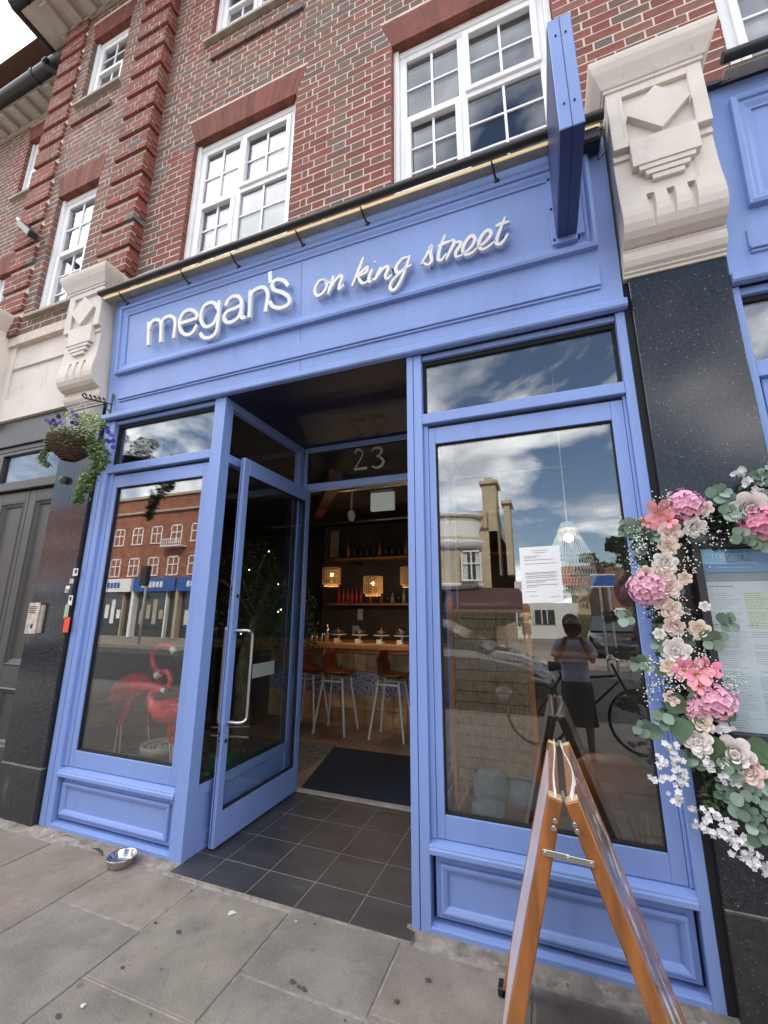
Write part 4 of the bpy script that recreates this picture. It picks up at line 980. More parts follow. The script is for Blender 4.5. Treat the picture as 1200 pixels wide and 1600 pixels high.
# shelves, bottles, cake stands
shw = mat('shelf_wood', (.25, .11, .035), .5, var=.3, vs=8, stretch=(.4, 3, 3))
sh = thing('wall_shelf', 'lower wooden shelf of bottles behind the bar', 'shelf', (1.2, 4.5, 1.62)); part('shelf_board', lambda g: g.box(-.12, 3.0, 4.35, 4.62, 1.585, 1.625), shw, .003, sh); part('bracket', lambda g: (g.box(.3, .33, 4.4, 5.6, 1.55, 1.584), g.box(1.6, 1.63, 4.4, 5.6, 1.55, 1.584)), BLACK, 0, sh)
sh2 = thing('wall_shelf', 'upper wooden shelf with dark bottles behind the bar', 'shelf', (1.2, 4.5, 2.4)); part('shelf_board', lambda g: g.box(.0, 3.0, 4.35, 4.62, 2.36, 2.40), shw, .003, sh2); part('bracket', lambda g: (g.box(.3, .33, 4.4, 5.6, 2.32, 2.359),), BLACK, 0, sh2)
part('shelf_back', lambda g: g.box(-.5, 3.2, 4.9, 4.96, 0, 3.1), INW, 0, room)
PINK = mat('pink_bottle', (.35, .05, .06), .3); DKB = mat('dark_bottle', (.03, .03, .028), .12); AMB = mat('amber_jar', (.22, .10, .03), .25); CLB = mat('clear_jar', (.30, .30, .28), .15)
bp_ = [(0, .0)]
ORD = ('first', 'second', 'third', 'fourth', 'fifth', 'sixth', 'seventh', 'eighth', 'ninth', 'tenth', 'eleventh', 'twelfth', 'thirteenth', 'fourteenth', 'fifteenth', 'sixteenth')
def bottle(x, y, z, h, r, m, label, grp):
    g = MB(); g.lathe([(.001, 0), (r, 0), (r, h * .55), (r * .75, h * .66), (r * .35, h * .74), (r * .33, h * .96), (r * .4, h), (.001, h)], (x, y, z), 10); tag(g.build('bottle', m), label, 'bottle', grp)
for k in range(6): bottle(.10 + k * .085, 4.42, 1.626, .27 - .02 * (k % 2), .03, PINK, ORD[k] + ' pink bottle from the left on the lower bar shelf', 'pink bottles on the lower shelf')
for k in range(14): bottle(.70 + k * .10, 4.42 + .05 * (k % 2), 1.626, random.uniform(.16, .3), .034, random.choice((DKB, AMB, CLB, DKB)), ORD[k] + ' dark bottle from the left on the lower bar shelf', 'dark bottles on the lower shelf')
for k in range(16): bottle(.25 + k * .12, 4.45, 2.401, random.uniform(.2, .3), .036, random.choice((DKB, DKB, AMB)), ORD[k] + ' bottle from the left on the upper bar shelf', 'bottles on the upper shelf')
WP = mat('white_china', (.62, .61, .60), .3); CAKE = mat('brown_cake', (.10, .05, .03), .8); DOM = glass('clear_dome', base=.06)
for k, (px, py) in enumerate([(529, 1000), (562, 1002), (596, 1004), (628, 996)]):
    c = at(px, py, 3.5); nm = ('leftmost', 'second', 'third', 'rightmost')[k]
    t = thing('cake_stand', nm + ' white cake stand with a glass dome on the bar', 'cake stand', (c.x, 3.5, 1.05), 'cake stands on the bar')
    part('stand', lambda g: g.lathe([(.001, 0), (.055, 0), (.05, .012), (.018, .03), (.016, .075), (.03, .092), (.115, .100), (.118, .110), (.001, .110)], (c.x, 3.5, 1.052), 20), WP, 0, t)
    part('cake', lambda g: g.lathe([(.001, 0), (.075, 0), (.078, .05), (.001, .06)], (c.x, 3.5, 1.164), 14), CAKE, 0, t)
    part('dome', lambda g: g.lathe([(.09, 0), (.09, .08), (.07, .115), (.02, .13), (.012, .135), (.016, .15), (.001, .158)], (c.x, 3.5, 1.163), 18), DOM, 0, t)
    tg = at(px - 3, py + 8, 3.34); g = MB(); g.box(tg.x - .045, tg.x + .03, 3.335, 3.338, 1.051, 1.11); tag(g.build('price_card', PAPER), 'small white card before the ' + nm + ' cake stand', 'card', 'cards on the bar')
g = MB(); c = at(511, 1000, 3.45); g.lathe([(.001, 0), (.035, 0), (.045, .15), (.04, .19), (.022, .215), (.022, .25), (.001, .262)], (c.x, 3.45, 1.051), 16); tag(g.build('cocktail_shaker', CHROME), 'tall steel cocktail shaker at the left end of the bar', 'shaker')
for k in range(3):
    g = MB(); c = at(487 + 8 * k, 1003, 3.45); g.lathe([(.001, 0), (.03, 0), (.036, .12), (.033, .12)], (c.x, 3.45, 1.051), 12); tag(g.build('steel_cup', CHROME), ORD[k] + ' small steel cup from the left beside the cocktail shaker', 'cup', 'steel cups on the bar')
ex = thing('ceiling_sign', 'small pale lit box hanging by chains from the ceiling inside the door', 'sign', (1.72, 2.1, 2.7))
q0, q1 = at(579, 771, 2.1), at(615, 798, 2.1)
part('light_box', lambda g: g.box(q0.x, q1.x, 2.1, 2.15, q1.z + .02, q0.z), mat('pale_lit_box', (.5, .52, .5), .5, emit=(.8, .9, .85), estr=.07), .004, ex)
part('top_rail', lambda g: g.box(q0.x, q1.x, 2.09, 2.16, q0.z, q0.z + .03), SILL, 0, ex)
part('chain', lambda g: (g.tube([(q0.x + .05, 2.12, q0.z), (q0.x + .05, 2.12, 3.14)], .004, 6), g.tube([(q1.x - .05, 2.12, q0.z), (q1.x - .09, 2.12, 3.14)], .004, 6)), STEEL, 0, ex)
cc_ = at(549, 806, 2.4); cv2 = thing('security_camera', 'white dome camera hanging under the beam inside', 'camera', tuple(cc_)); part('dome_body', lambda g: g.lathe([(.001, -.07), (.03, -.06), (.045, -.02), (.05, .03), (.04, .06), (.001, .07)], tuple(cc_), 14), WP, 0, cv2)
part('stem', lambda g: g.tube([(cc_.x, 2.4, cc_.z + .06), (cc_.x, 2.4, 3.14)], .012, 8), WP, 0, cv2)
for k, (px, py, pw_, ph_) in enumerate([(523, 850, .17, .5), (556, 985, .12, .16), (563, 960, .10, .2)]):
    c = at(px, py, 4.85); g = MB(); g.box(c.x - pw_ / 2, c.x + pw_ / 2, 4.84, 4.86, c.z - ph_ / 2, c.z + ph_ / 2); tag(g.build('wall_panel', (INC, WP, WP)[k] if k else SILL), ('tall grey panel on the back bar wall', 'small pale notice under the bar shelf', 'pale strip under the lower shelf')[k], 'panel')
# fairy-lit tree behind the side glass
LEAFD = mat('dark_olive_leaf', (.045, .075, .03), .6, var=.4, vs=8); BARK = mat('pale_bark', (.16, .11, .07), .9, var=.4, vs=14, bump=.6)
tr = thing('indoor_tree', 'leafy indoor tree with fairy lights behind the open door glass', 'tree', (.55, 1.6, 0))
part('trunk', lambda g: g.tube(catmull([(.42, 1.6, 0), (.45, 1.58, .5), (.40, 1.6, .9), (.50, 1.6, 1.3), (.62, 1.65, 1.8)], 5), [.10 - .06 * i / 20 for i in range(21)], 10), BARK, 0, tr)
for k in range(7):
    a = k * .9; part('branch', lambda g: g.tube(catmull([(.48, 1.6, 1.0 + .1 * k), (.48 + .2 * math.cos(a), 1.6 + .15 * math.sin(a), 1.2 + .12 * k), (.5 + .42 * math.cos(a), 1.6 + .3 * math.sin(a), 1.35 + .12 * k)], 4), .012, 6), BARK, 0, tr)
def leafcloud(g, c, rad, n, ls, flat=.5, fn=None):
    for _ in range(n):
        while True:
            u = Vector((random.uniform(-1, 1), random.uniform(-1, 1), random.uniform(-1, 1)))
            if .25 < u.length < 1: break
        p = Vector(c) + Vector((u.x * rad[0], u.y * rad[1], u.z * rad[2]))
        if fn and not fn(p): continue
        d = Vector((random.gauss(0, 1), random.gauss(0, 1), random.gauss(0, 1) * .6)).normalized(); e = d.cross(Vector((random.gauss(0, 1), random.gauss(0, 1), random.gauss(0, 1)))).normalized()
        l = ls * random.uniform(.6, 1.3); w = l * flat; nn = d.cross(e) * (l * .12)
        g.add([p - d * l, p - e * w + nn, p + d * l, p + e * w + nn], [(0, 1, 2), (0, 2, 3)])
g = MB()
for c in [(.55, 1.6, 1.75), (.3, 1.7, 1.5), (.85, 1.65, 1.55), (.6, 1.7, 1.3), (.95, 1.6, 1.25), (.4, 1.6, 2.0)]: leafcloud(g, c, (.36, .3, .30), 800, .026, .35)
g.build('foliage', LEAFD, tr, kind='stuff')
g = MB()
for _ in range(9): g.ball((random.uniform(.1, 1.15), random.uniform(1.3, 1.5), random.uniform(1.1, 2.1)), .006, 6, 4)
g.build('fairy_lights', BULB, tr, kind='stuff')
# green crate and oddments seen through the gap by the door
g = MB(); g.box(1.02, 1.22, .50, .66, .30, .43); g.box(1.02, 1.22, .50, .66, .01, .28); o = g.build('crate', mat('green_plastic', (.018, .07, .018), .5), None, .01); tag(o, 'bright green crate low behind the side glass', 'crate')
g = MB(); g.box(.80, 1.23, .30, .50, .0, .02); g.tube([(.85, .7, .56), (1.22, .7, .60)], .008, 6); g.tube([(.85, .7, .50), (1.22, .7, .52)], .008, 6); o = g.build('wire_rack', STEEL); tag(o, 'thin metal rack above the green crate', 'rack')

# flamingos in the left window
RED = mat('red_painted_metal', (.60, .016, .03), .28, var=.35, vs=22, bump=1.0, bs=28, coat=.5)
overlay(RED, (.70, .30, .32), 30, (.66, .76), amount=.7)
CRM = mat('cream_rod', (.62, .50, .45), .5); FW = mat('white_beak_band', (.75, .72, .7), .4)
def fp(l, y): return [at(px, py, y) for px, py in crop(160, 960, 6.156, l)]
def flamingo(y, body, brad, neck, nrad, legs, label, band, beak):
    b0 = fp(body, y); t = thing('flamingo_figure', label, 'figurine', (b0[1].x, y, 0), 'red flamingo figures in the left window')
    pts = catmull(fp(body + neck, y), 7); r0 = brad + nrad; n = len(pts); rr = []
    for i in range(n):
        u = i / 7; k = min(int(u), len(r0) - 2); rr.append(lerp(r0[k], r0[k + 1], u - k))
    part('body', lambda g: g.tube(pts, rr, 16), RED, 0, t)
    # feather plates over the back
    def feathers(g):
        m = len(body) * 7
        for i in range(2, m - 3):
            p, q = pts[i], pts[i + 1]; d = (q - p).normalized(); u = d.cross(Vector((0, 1, 0))).normalized()
            for k in range(9):
                a = 2 * math.pi * (k + .5 * (i % 2)) / 9; nn = (u * math.cos(a) + Vector((0, 1, 0)) * math.sin(a)); c = p + nn * (rr[i] * 1.0); s_ = d.cross(nn).normalized() * .017
                g.add([c + d * .02, c + s_ + nn * .002, c - d * .028 + nn * .012, c - s_ + nn * .002], [(0, 1, 2, 3)])
    part('feathers', feathers, RED, 0, t)
    for lg in legs:
        P = fp(lg, y); part('leg', lambda g: g.tube(catmull(P[:2] , 1) + [P[2]], [.030, .012, .008], 8), RED, 0, t)
        dn = P[2] + (P[3] - P[2]); k = P[2].z / max(.01, (P[2].z - P[3].z)); ft = P[2] + (P[3] - P[2]) * k
        part('shank', lambda g: g.tube([P[2], ft], .0055, 6), CRM, 0, t); part('foot', lambda g: (g.tube([ft, ft + Vector((.05, -.03, .006))], .006, 6), g.tube([ft, ft + Vector((.055, .02, .006))], .006, 6), g.tube([ft, ft + Vector((-.03, 0, .006))], .006, 6)), RED, 0, t)
    B = fp(band, y - .005); part('face_band', lambda g: g.tube(B, [nrad[-1] * 1.12] * 2, 12), FW, 0, t)
    K = fp(beak, y); part('beak', lambda g: g.tube(catmull(K, 4), [nrad[-1] * .8 * (1 - i / (4 * (len(K) - 1) + 1) * .8) for i in range(4 * (len(K) - 1) + 1)], 8), BLACK, 0, t)
    return t
flamingo(.46, [(70, 830), (130, 770), (230, 710), (330, 680), (420, 690)], [.012, .045, .088, .098, .062], [(500, 700), (560, 715), (620, 700), (655, 640), (630, 560), (580, 550), (540, 580)], [.030, .024, .022, .022, .021, .021, .024],
         [[(250, 800), (215, 920), (150, 1075), (110, 1330)], [(270, 800), (240, 930), (180, 1070), (160, 1340)]], 'left red flamingo figure standing on two thin cream legs', [(560, 562), (515, 592)], [(515, 592), (495, 620), (490, 650)])
flamingo(.60, [(330, 800), (400, 740), (480, 690)], [.03, .07, .06], [(540, 600), (500, 520), (478, 440), (490, 370), (550, 305), (640, 300), (680, 340)], [.03, .024, .021, .021, .021, .022, .025],
         [[(420, 780), (430, 900), (440, 1070), (450, 1300)]], 'rear red flamingo figure with its neck arched highest', [(668, 325), (695, 370)], [(695, 370), (705, 410), (695, 450)])
flamingo(.30, [(860, 980), (780, 930), (690, 930), (600, 930), (520, 900)], [.05, .085, .092, .085, .05], [(475, 840), (460, 790), (480, 750), (530, 725), (600, 730)], [.030, .022, .019, .018, .015],
         [[(660, 1030), (640, 1150), (650, 1240), (655, 1440)], [(700, 1030), (690, 1140), (680, 1250), (675, 1450)]], 'front red flamingo figure beside the clay plant pot', [(575, 727), (600, 733)], [(600, 733), (630, 742), (640, 755)])
POT = mat('pale_clay_pot', (.30, .24, .18), .8, var=.15, vs=8, bump=.3); PEB = mat('grey_pebble', (.35, .34, .31), .7, attr=None, var=.4, vs=30)
pc = at(600 / 6.156 + 160, 960 + 1240 / 6.156, .42)
pt = thing('plant_pot', 'round clay pot filled with pebbles by the front flamingo', 'pot', (pc.x, .42, 0))
part('pot', lambda g: g.lathe([(.001, 0), (.10, 0), (.125, .16), (.135, pc.z - .06), (.165, pc.z - .05), (.172, pc.z - .01), (.165, pc.z + .005), (.145, pc.z + .0), (.14, pc.z - .03), (.001, pc.z - .03)], (pc.x, .42, 0), 28), POT, 0, pt)
g = MB()
for _ in range(70):
    a = random.random() * 6.28; r = .125 * math.sqrt(random.random()); g.ball((pc.x + r * math.cos(a), .42 + r * math.sin(a), pc.z - .02), random.uniform(.010, .018), 6, 4, .7)
g.build('pebbles', PEB, pt, kind='stuff')

# behind the right window
TAN = mat('woven_cane', (.14, .10, .055), .75, var=.45, vs=9, stretch=(14, 1, 3), bump=.5, bs=50)
cs = thing('cane_screen', 'tall woven cane bench back behind the right window', 'screen', (3.1, .62, 0))
for k in range(19): part('cane_slat', lambda g: g.box(2.90, 3.36, .60 + random.uniform(0, .006), .625, .28 + k * .065, .342 + k * .065), TAN, .002, cs)
part('screen_post', lambda g: (g.box(3.36, 3.40, .60, .64, 0, 1.6), g.box(2.875, 2.90, .60, .64, 0, 1.6)), WOODA, .003, cs)
tb = thing('wooden_tray', 'open wooden tray box holding grey cushions in the right window', 'tray', (3.2, .35, .3))
part('tray_side', lambda g: (g.box(2.98, 3.42, .16, .175, .36, .47), g.box(2.98, 3.42, .50, .515, .36, .49), g.box(2.98, 2.995, .175, .50, .36, .48), g.box(3.405, 3.42, .175, .50, .36, .48), g.box(2.98, 3.42, .175, .50, .34, .36)), mat('tray_wood', (.25, .11, .05), .5, var=.25, vs=8), .002, tb)
part('bench', lambda g: g.box(2.87, 3.45, .12, .60, .0, .34), INW, 0, tb)
CUS = mat('grey_cushion', (.09, .105, .115), .9, var=.2, vs=30)
def cushion(c, w, h, rx_, rz_, label):
    g = MB(); n = 7; v = []
    for s_ in (-1, 1):
        for i in range(n):
            for j in range(n):
                a, b = i / (n - 1) * 2 - 1, j / (n - 1) * 2 - 1; v.append((a * w / 2 * (1 - .08 * b * b), s_ * .04 * (1 - a ** 4) * (1 - b ** 4), b * h / 2 * (1 - .08 * a * a)))
    f = [(s_ * n * n + i * n + j, s_ * n * n + i * n + j + 1, s_ * n * n + (i + 1) * n + j + 1, s_ * n * n + (i + 1) * n + j) for s_ in (0, 1) for i in range(n - 1) for j in range(n - 1)]
    M = Matrix.Translation(c) @ Matrix.Rotation(rz_, 4, 'Z') @ Matrix.Rotation(rx_, 4, 'X'); g.add([M @ Vector(q) for q in v], f, None, True)
    tag(g.build('cushion', CUS), label, 'cushion', 'grey cushions in the right window')
cushion((3.13, .40, .53), .19, .17, R(-25), R(10), 'grey cushion leaning at the back left of the tray'); cushion((3.12, .27, .44), .18, .16, R(-50), R(-8), 'grey cushion at the front left of the tray'); cushion((3.30, .44, .50), .20, .15, R(-40), 0, 'grey cushion at the back right of the tray')
LEA = mat('tan_leather', (.17, .055, .02), .35, var=.2, vs=5)
ch = thing('dining_chair', 'tan leather chair with a rounded back inside the right window', 'chair', (3.76, .8, 0))
def chair(g):
    n = 12; v = []
    for i in range(n + 1):
        a = i / n * 2 - 1
        for z_, k in ((.44, 1), (.56, 1.02), (.66, 1.0), (.71 - .06 * abs(a) ** 3, .96)): v.append((3.77 + .20 * a * k, .66 - .05 * (1 - a * a), z_ - (.10 * max(0, abs(a) - .6) if z_ > .5 else 0)))
    g.add(v, [(4 * i + k, 4 * i + k + 1, 4 * i + 5 + k, 4 * i + 4 + k) for i in range(n) for k in range(3)], None, True)
o = part('backrest', chair, LEA, 0, ch); md = o.modifiers.new('s', 'SOLIDIFY'); md.thickness = .03
part('seat', lambda g: g.box(3.58, 3.95, .68, 1.08, .40, .46), LEA, .02, ch)
for sx_, sy_ in ((3.60, .66), (3.93, .66), (3.60, 1.06), (3.93, 1.06)): part('leg', lambda g: g.tube([(sx_, sy_, .42), (sx_, sy_, 0)], .016, 8), LEA, 0, ch)
# white string pendant
STR = mat('white_cord', (.70, .69, .68), .6)
pl = thing('string_pendant', 'large white string pendant lampshade behind the right window', 'lamp', (3.71, .50, 1.9))
lc = at(889, 850, .50).x; zt_ = at(886, 817, .50).z; zm = at(889, 868, .50).z; zb_ = at(889, 900, .50).z; zl = at(889, 930, .50).z
def strings(g):
    n = 44
    for k in range(n):
        a = 2 * math.pi * k / n; b = a + .22
        for aa, bb in ((a, b), (b, a)):
            g.tube([(lc + .035 * math.cos(aa), .50 + .035 * math.sin(aa), zt_), (lc + .125 * math.cos(bb), .50 + .125 * math.sin(bb), zm)], .0021, 3, False)
            g.tube([(lc + .125 * math.cos(aa), .50 + .125 * math.sin(aa), zm), (lc + .138 * math.cos(bb), .50 + .138 * math.sin(bb), zb_)], .0019, 3, False)
            g.tube([(lc + .138 * math.cos(aa), .50 + .138 * math.sin(aa), zb_), (lc + .085 * math.cos(bb), .50 + .085 * math.sin(bb), zl)], .0019, 3, False)
part('string_weave', strings, STR, 0, pl, kind='stuff')
part('hoop', lambda g: [g.tube([(lc + r_ * math.cos(a), .50 + r_ * math.sin(a), z_) for a in [2 * math.pi * i / 32 for i in range(33)]], .0035, 6) for r_, z_ in ((.035, zt_), (.126, zm), (.139, zb_))], STR, 0, pl)
part('flex', lambda g: g.tube([(lc, .50, zt_), (lc, .50, 3.14)], .004, 6), STR, 0, pl)
bq = at(889, 840, .50); part('bulb', lambda g: g.ball((lc, .50, bq.z), .028, 12, 8), BULB, 0, pl)
# printed notice taped inside the right pane
INK = mat('black_print', (.16, .16, .17), .7)
def lines(g, quad, rows, y, seed=0):
    """short printed lines on a sheet; quad = (tl, tr, br, bl) as (x, z)"""
    rnd = random.Random(seed)
    def P(u, v):
        a = (lerp(quad[0][0], quad[1][0], u), lerp(quad[0][1], quad[1][1], u)); b = (lerp(quad[3][0], quad[2][0], u), lerp(quad[3][1], quad[2][1], u)); return (lerp(a[0], b[0], v), lerp(a[1], b[1], v))
    for v, u0, u1, w in rows:
        u = u0
        while u < u1:
            e = min(u1, u + rnd.uniform(.02, .07)); a, b = P(u, v), P(e, v); g.add([(a[0], y, a[1] - w / 2), (b[0], y, b[1] - w / 2), (b[0], y, b[1] + w / 2), (a[0], y, a[1] + w / 2)], [(0, 1, 2, 3)]); u = e + .012
nq = [at(811, 856, .056), at(874, 852, .056), at(881, 940, .056), at(817, 943, .056)]
nt_ = thing('paper_notice', 'printed white licence notice taped inside the right window', 'notice', (nq[0].x + .1, .056, nq[3].z))
g = MB(); g.add([(q.x, .056, q.z) for q in nq] + [(q.x, .0568, q.z) for q in nq], [(0, 3, 2, 1), (4, 5, 6, 7), (0, 1, 5, 4), (1, 2, 6, 5), (2, 3, 7, 6), (3, 0, 4, 7)]); g.build('sheet', PAPER, nt_)
g = MB(); lines(g, [(q.x, q.z) for q in nq], [(.07, .3, .72, .003), (.11, .35, .66, .003), (.17, .1, .5, .003), (.2, .1, .42, .003), (.24, .1, .86, .003), (.31, .12, .9, .003), (.47, .12, .9, .0035), (.495, .12, .86, .003), (.53, .12, .9, .0035), (.56, .12, .86, .003), (.61, .12, .9, .0035), (.64, .12, .6, .0035), (.69, .12, .9, .0035), (.72, .12, .4, .003), (.8, .12, .34, .003), (.88, .2, .4, .003), (.91, .7, .9, .003)], .0553, 3)
g.build('printed_lines', INK, nt_, kind='stuff')

# ================================================================ THINGS IN FRONT OF THE SHOP
# A-board
ab = thing('a_board', 'varnished wooden A-board seen end on in front of the right window', 'sign board', (3.53, -.48, 0))
YN_, YF_ = -.795, -.175
def panel(xt, xb, th, side):
    top, bot = Vector((xt, 0, .952)), Vector((xb, 0, .0)); d = (bot - top); L = d.length; d.normalize(); nrm = Vector((d.z, 0, -d.x)) * (1 if side < 0 else -1)   # outward
    if nrm.x * side < 0: nrm = -nrm
    def Q(u, v, w): p = top + d * u - nrm * w; return (p.x, v, p.z)
    def bx(g, u0, u1, v0, v1, w0, w1): g.hexa([Q(u1, v0, w0), Q(u1, v1, w0), Q(u1, v1, w1), Q(u1, v0, w1), Q(u0, v0, w0), Q(u0, v1, w0), Q(u0, v1, w1), Q(u0, v0, w1)] if side < 0 else [Q(u1, v0, w1), Q(u1, v1, w1), Q(u1, v1, w0), Q(u1, v0, w0), Q(u0, v0, w1), Q(u0, v1, w1), Q(u0, v1, w0), Q(u0, v0, w0)])
    for v0 in (YN_, YF_ - .045):
        o = part('stile', lambda g: bx(g, 0.0, L - .002, v0, v0 + .045, 0, th), WOODA, .004, ab)
        if v0 == YN_: part('sawn_end', lambda g: bx(g, -.0015, 0.0, v0 + .002, v0 + .043, .002, th - .002), WOODE, 0, ab)
        else: part('sawn_end', lambda g: bx(g, -.0015, 0.0, v0 + .002, v0 + .043, .002, th - .002), WOODE, 0, ab)
    part('rail', lambda g: (bx(g, .0, .05, YN_ + .045, YF_ - .045, .006, th - .008)), WOODA, .003, ab)
    part('rail', lambda g: (bx(g, L - .20, L - .12, YN_ + .045, YF_ - .045, .004, th - .004)), WOODA, .003, ab)
    part('board', lambda g: bx(g, .05, L - .20, YN_ + .04, YF_ - .04, .016, .024), mat('dark_board', (.02, .02, .02), .6), 0, ab)
    return Q, bx, L
QL_, bl_, LL = panel(3.466, 3.216, .044, -1)
QR_, br_, LR = panel(3.553, 3.885, .044, 1)
POSTP = mat('pale_pink_poster', (.62, .52, .55), .35, var=.12, vs=6); POSTC = mat('picture_poster', (.10, .16, .12), .25, col2=(.42, .20, .16), var=.5, vs=9, detail=3)
overlay(POSTC, (.70, .66, .58), 7, (.55, .62)); overlay(POSTC, (.12, .25, .30), 11, (.60, .64))
part('poster', lambda g: bl_(g, .03, LL - .19, YN_ + .03, YF_ - .03, .002, .006), POSTP, 0, ab, label='pale pink poster on the left face')
part('poster', lambda g: br_(g, .03, LR - .19, YN_ + .03, YF_ - .03, .002, .006), POSTC, 0, ab, label='colourful picture poster on the right face')
ACR = mat('clear_sheet_edge', (.78, .78, .76), .4)
part('cover_sheet', lambda g: g.add([p for i in range(13) for p in ((QL_(-.012, lerp(YN_ + .01, YF_, i / 12), .020 - .004 * math.sin(i * .5))), QL_(.10, lerp(YN_ + .01, YF_, i / 12), .020 - .004 * math.sin(i * .5)))], [(2 * i, 2 * i + 2, 2 * i + 3, 2 * i + 1) for i in range(12)], None, True), ACR, 0, ab).modifiers.new('s', 'SOLIDIFY').thickness = .003
part('cover_sheet', lambda g: g.add([p for i in range(13) for p in ((QR_(-.014, lerp(YN_ + .01, YF_, i / 12), .020 - .016 * math.sin(i / 12 * 5))), QR_(.10, lerp(YN_ + .01, YF_, i / 12), .020))], [(2 * i, 2 * i + 2, 2 * i + 3, 2 * i + 1) for i in range(12)], None, True), ACR, 0, ab).modifiers.new('s', 'SOLIDIFY').thickness = .003
yh = YN_ - .003
a1, a2 = at(852, 1332, yh), at(924, 1349, yh)
part('metal_stay', lambda g: (g.beam((a1.x - .008, yh, a1.z), ((a1.x + a2.x) / 2 + .005, yh, (a1.z + a2.z) / 2), .004, .017), g.beam(((a1.x + a2.x) / 2 - .005, yh - .004, (a1.z + a2.z) / 2), (a2.x + .008, yh - .004, a2.z), .004, .017)), STEEL, .001, ab)
def screws(g):
    for px, py in [(867, 1282), (865, 1293), (898, 1288), (902, 1298)]:
        q = at(px, py, yh); g.tube([(q.x, yh, q.z), (q.x, yh - .004, q.z)], .0085, 12)
        g.tube([(q.x, yh - .003, q.z), (q.x, yh - .007, q.z)], .005, 10)
    for q in (a1, a2, (a1 + a2) / 2): g.tube([(q.x, yh - .002, q.z), (q.x, yh - .009, q.z)], .0045, 10)
part('bolts', screws, CHROME, 0, ab, kind='stuff')
part('hinge', lambda g: (g.tube([(3.5095, YN_ - .002, .950), (3.5095, YN_ + .05, .950)], .005, 8), g.tube([(3.5095, YF_ - .05, .950), (3.5095, YF_ + .002, .950)], .005, 8)), STEEL, 0, ab)
for x, y in ((3.222, YF_ - .02), (3.222, YN_ + .02), (3.875, YN_ + .02), (3.875, YF_ - .02)): part('rubber_foot', lambda g: g.box(x - .018, x + .018, y - .025, y + .03, .0, .03), BLACK, .003, ab)

# steel dog bowl
db = thing('dog_bowl', 'stainless steel dog bowl holding a little water at the foot of the left post', 'bowl', (.975, -.125, 0))
bc = (.975, -.118, .0)
part('bowl', lambda g: g.lathe([(.001, .003), (.058, .003), (.064, .012), (.078, .045), (.082, .050), (.085, .048), (.083, .043), (.072, .004), (.066, .0), (.001, .0)], bc, 40), mat('bowl_steel', (.55, .52, .49), .09, metal=1, bump=.3, bs=30), 0, db)
part('water', lambda g: g.lathe([(.001, .022), (.0675, .022)], bc, 40), glass('water', base=.12), 0, db)
g = MB(); p = at(368 / 2.4 - 8, 1320, 0); g.tube(catmull([(.66, -.075, .008), (.70, -.07, .011), (.75, -.08, .008), (.79, -.10, .005)], 4), [.002 + .005 * math.sin(3.1 * q / 12) for q in range(13)], 6); tag(g.build('twig', BLACK), 'dark curled leaf or twig lying left of the dog bowl', 'twig')

# menu case
mc = thing('menu_case', 'black wall menu case with a sky blue header, framed by flowers', 'menu case', (4.3, -.05, .96))
CASE = mat('case_black', (.03, .03, .035), .45)
part('case_frame', lambda g: (g.box(4.135, 4.168, -.085, -.0345, .965, 1.80), g.box(4.432, 4.466, -.085, -.0345, .965, 1.80), g.box(4.168, 4.432, -.085, -.0345, 1.775, 1.80), g.box(4.168, 4.432, -.085, -.0345, .965, 1.022), g.box(4.168, 4.432, -.05, -.0345, 1.022, 1.775)), CASE, .003, mc)
part('menu_sheet', lambda g: g.box(4.170, 4.430, -.056, -.051, 1.024, 1.63), mat('menu_paper', (.62, .66, .74), .6), 0, mc)
part('backing_strip', lambda g: g.box(4.170, 4.430, -.0552, -.051, 1.631, 1.668), mat('pale_blue_grey', (.28, .34, .42), .5), 0, mc)
hd = part('header', lambda g: g.box(4.162, 4.432, -.060, -.051, 1.669, 1.770), mat('sky_blue_header', (.14, .36, .66), .5), 0, mc)
def hdr(g):
    X0 = min(p[0] for s_ in MEG for p in s_); X1 = max(p[0] for s_ in MEG for p in s_); Z0 = min(p[1] for s_ in MEG for p in s_); k = .135 / (X1 - X0)
    for s_ in MEG: ribbon(g, [(4.213 + (p[0] - X0) * k, 1.722 + (p[1] - Z0) * k) for p in s_], .0021, .0006, -.0603)
    lines(g, [(4.20, 1.77), (4.37, 1.77), (4.37, 1.67), (4.20, 1.67)], [(.62, 0, 1, .003), (.80, .12, .85, .002)], -.0604, 5)
part('header_lettering', hdr, PAPER, 0, hd)
def menu_lines(g):
    rows = []
    rnd = random.Random(4)
    for k in range(62):
        v = .07 + k * .0148
        if k % 9 == 0: continue
        rows.append((v, .05, .05 + rnd.uniform(.2, .42), .0014)); 
        if k < 22 or 24 < k < 34 or k > 38: rows.append((v, .52, .52 + rnd.uniform(.2, .42), .0016))
    rows.append((.035, .05, .40, .0035)); rows += [(.305, .5, .62, .003), (.61, .55, .68, .003)]
    lines(g, [(4.170, 1.63), (4.430, 1.63), (4.430, 1.024), (4.170, 1.024)], rows, -.0564, 9)
part('menu_lines', menu_lines, INK, 0, mc, kind='stuff')
part('menu_box', lambda g: (g.box(4.34, 4.395, -.0566, -.056, 1.225, 1.31)), mat('menu_tint', (.55, .58, .66), .6), 0, mc)
part('menu_tint', lambda g: (g.box(4.30, 4.425, -.0563, -.056, 1.44, 1.585)), mat('menu_green', (.60, .66, .58), .6), 0, mc)
part('case_glass', lambda g: g.box(4.168, 4.432, -.076, -.073, 1.022, 1.775), glass('case_glass_m', base=.05), 0, mc)

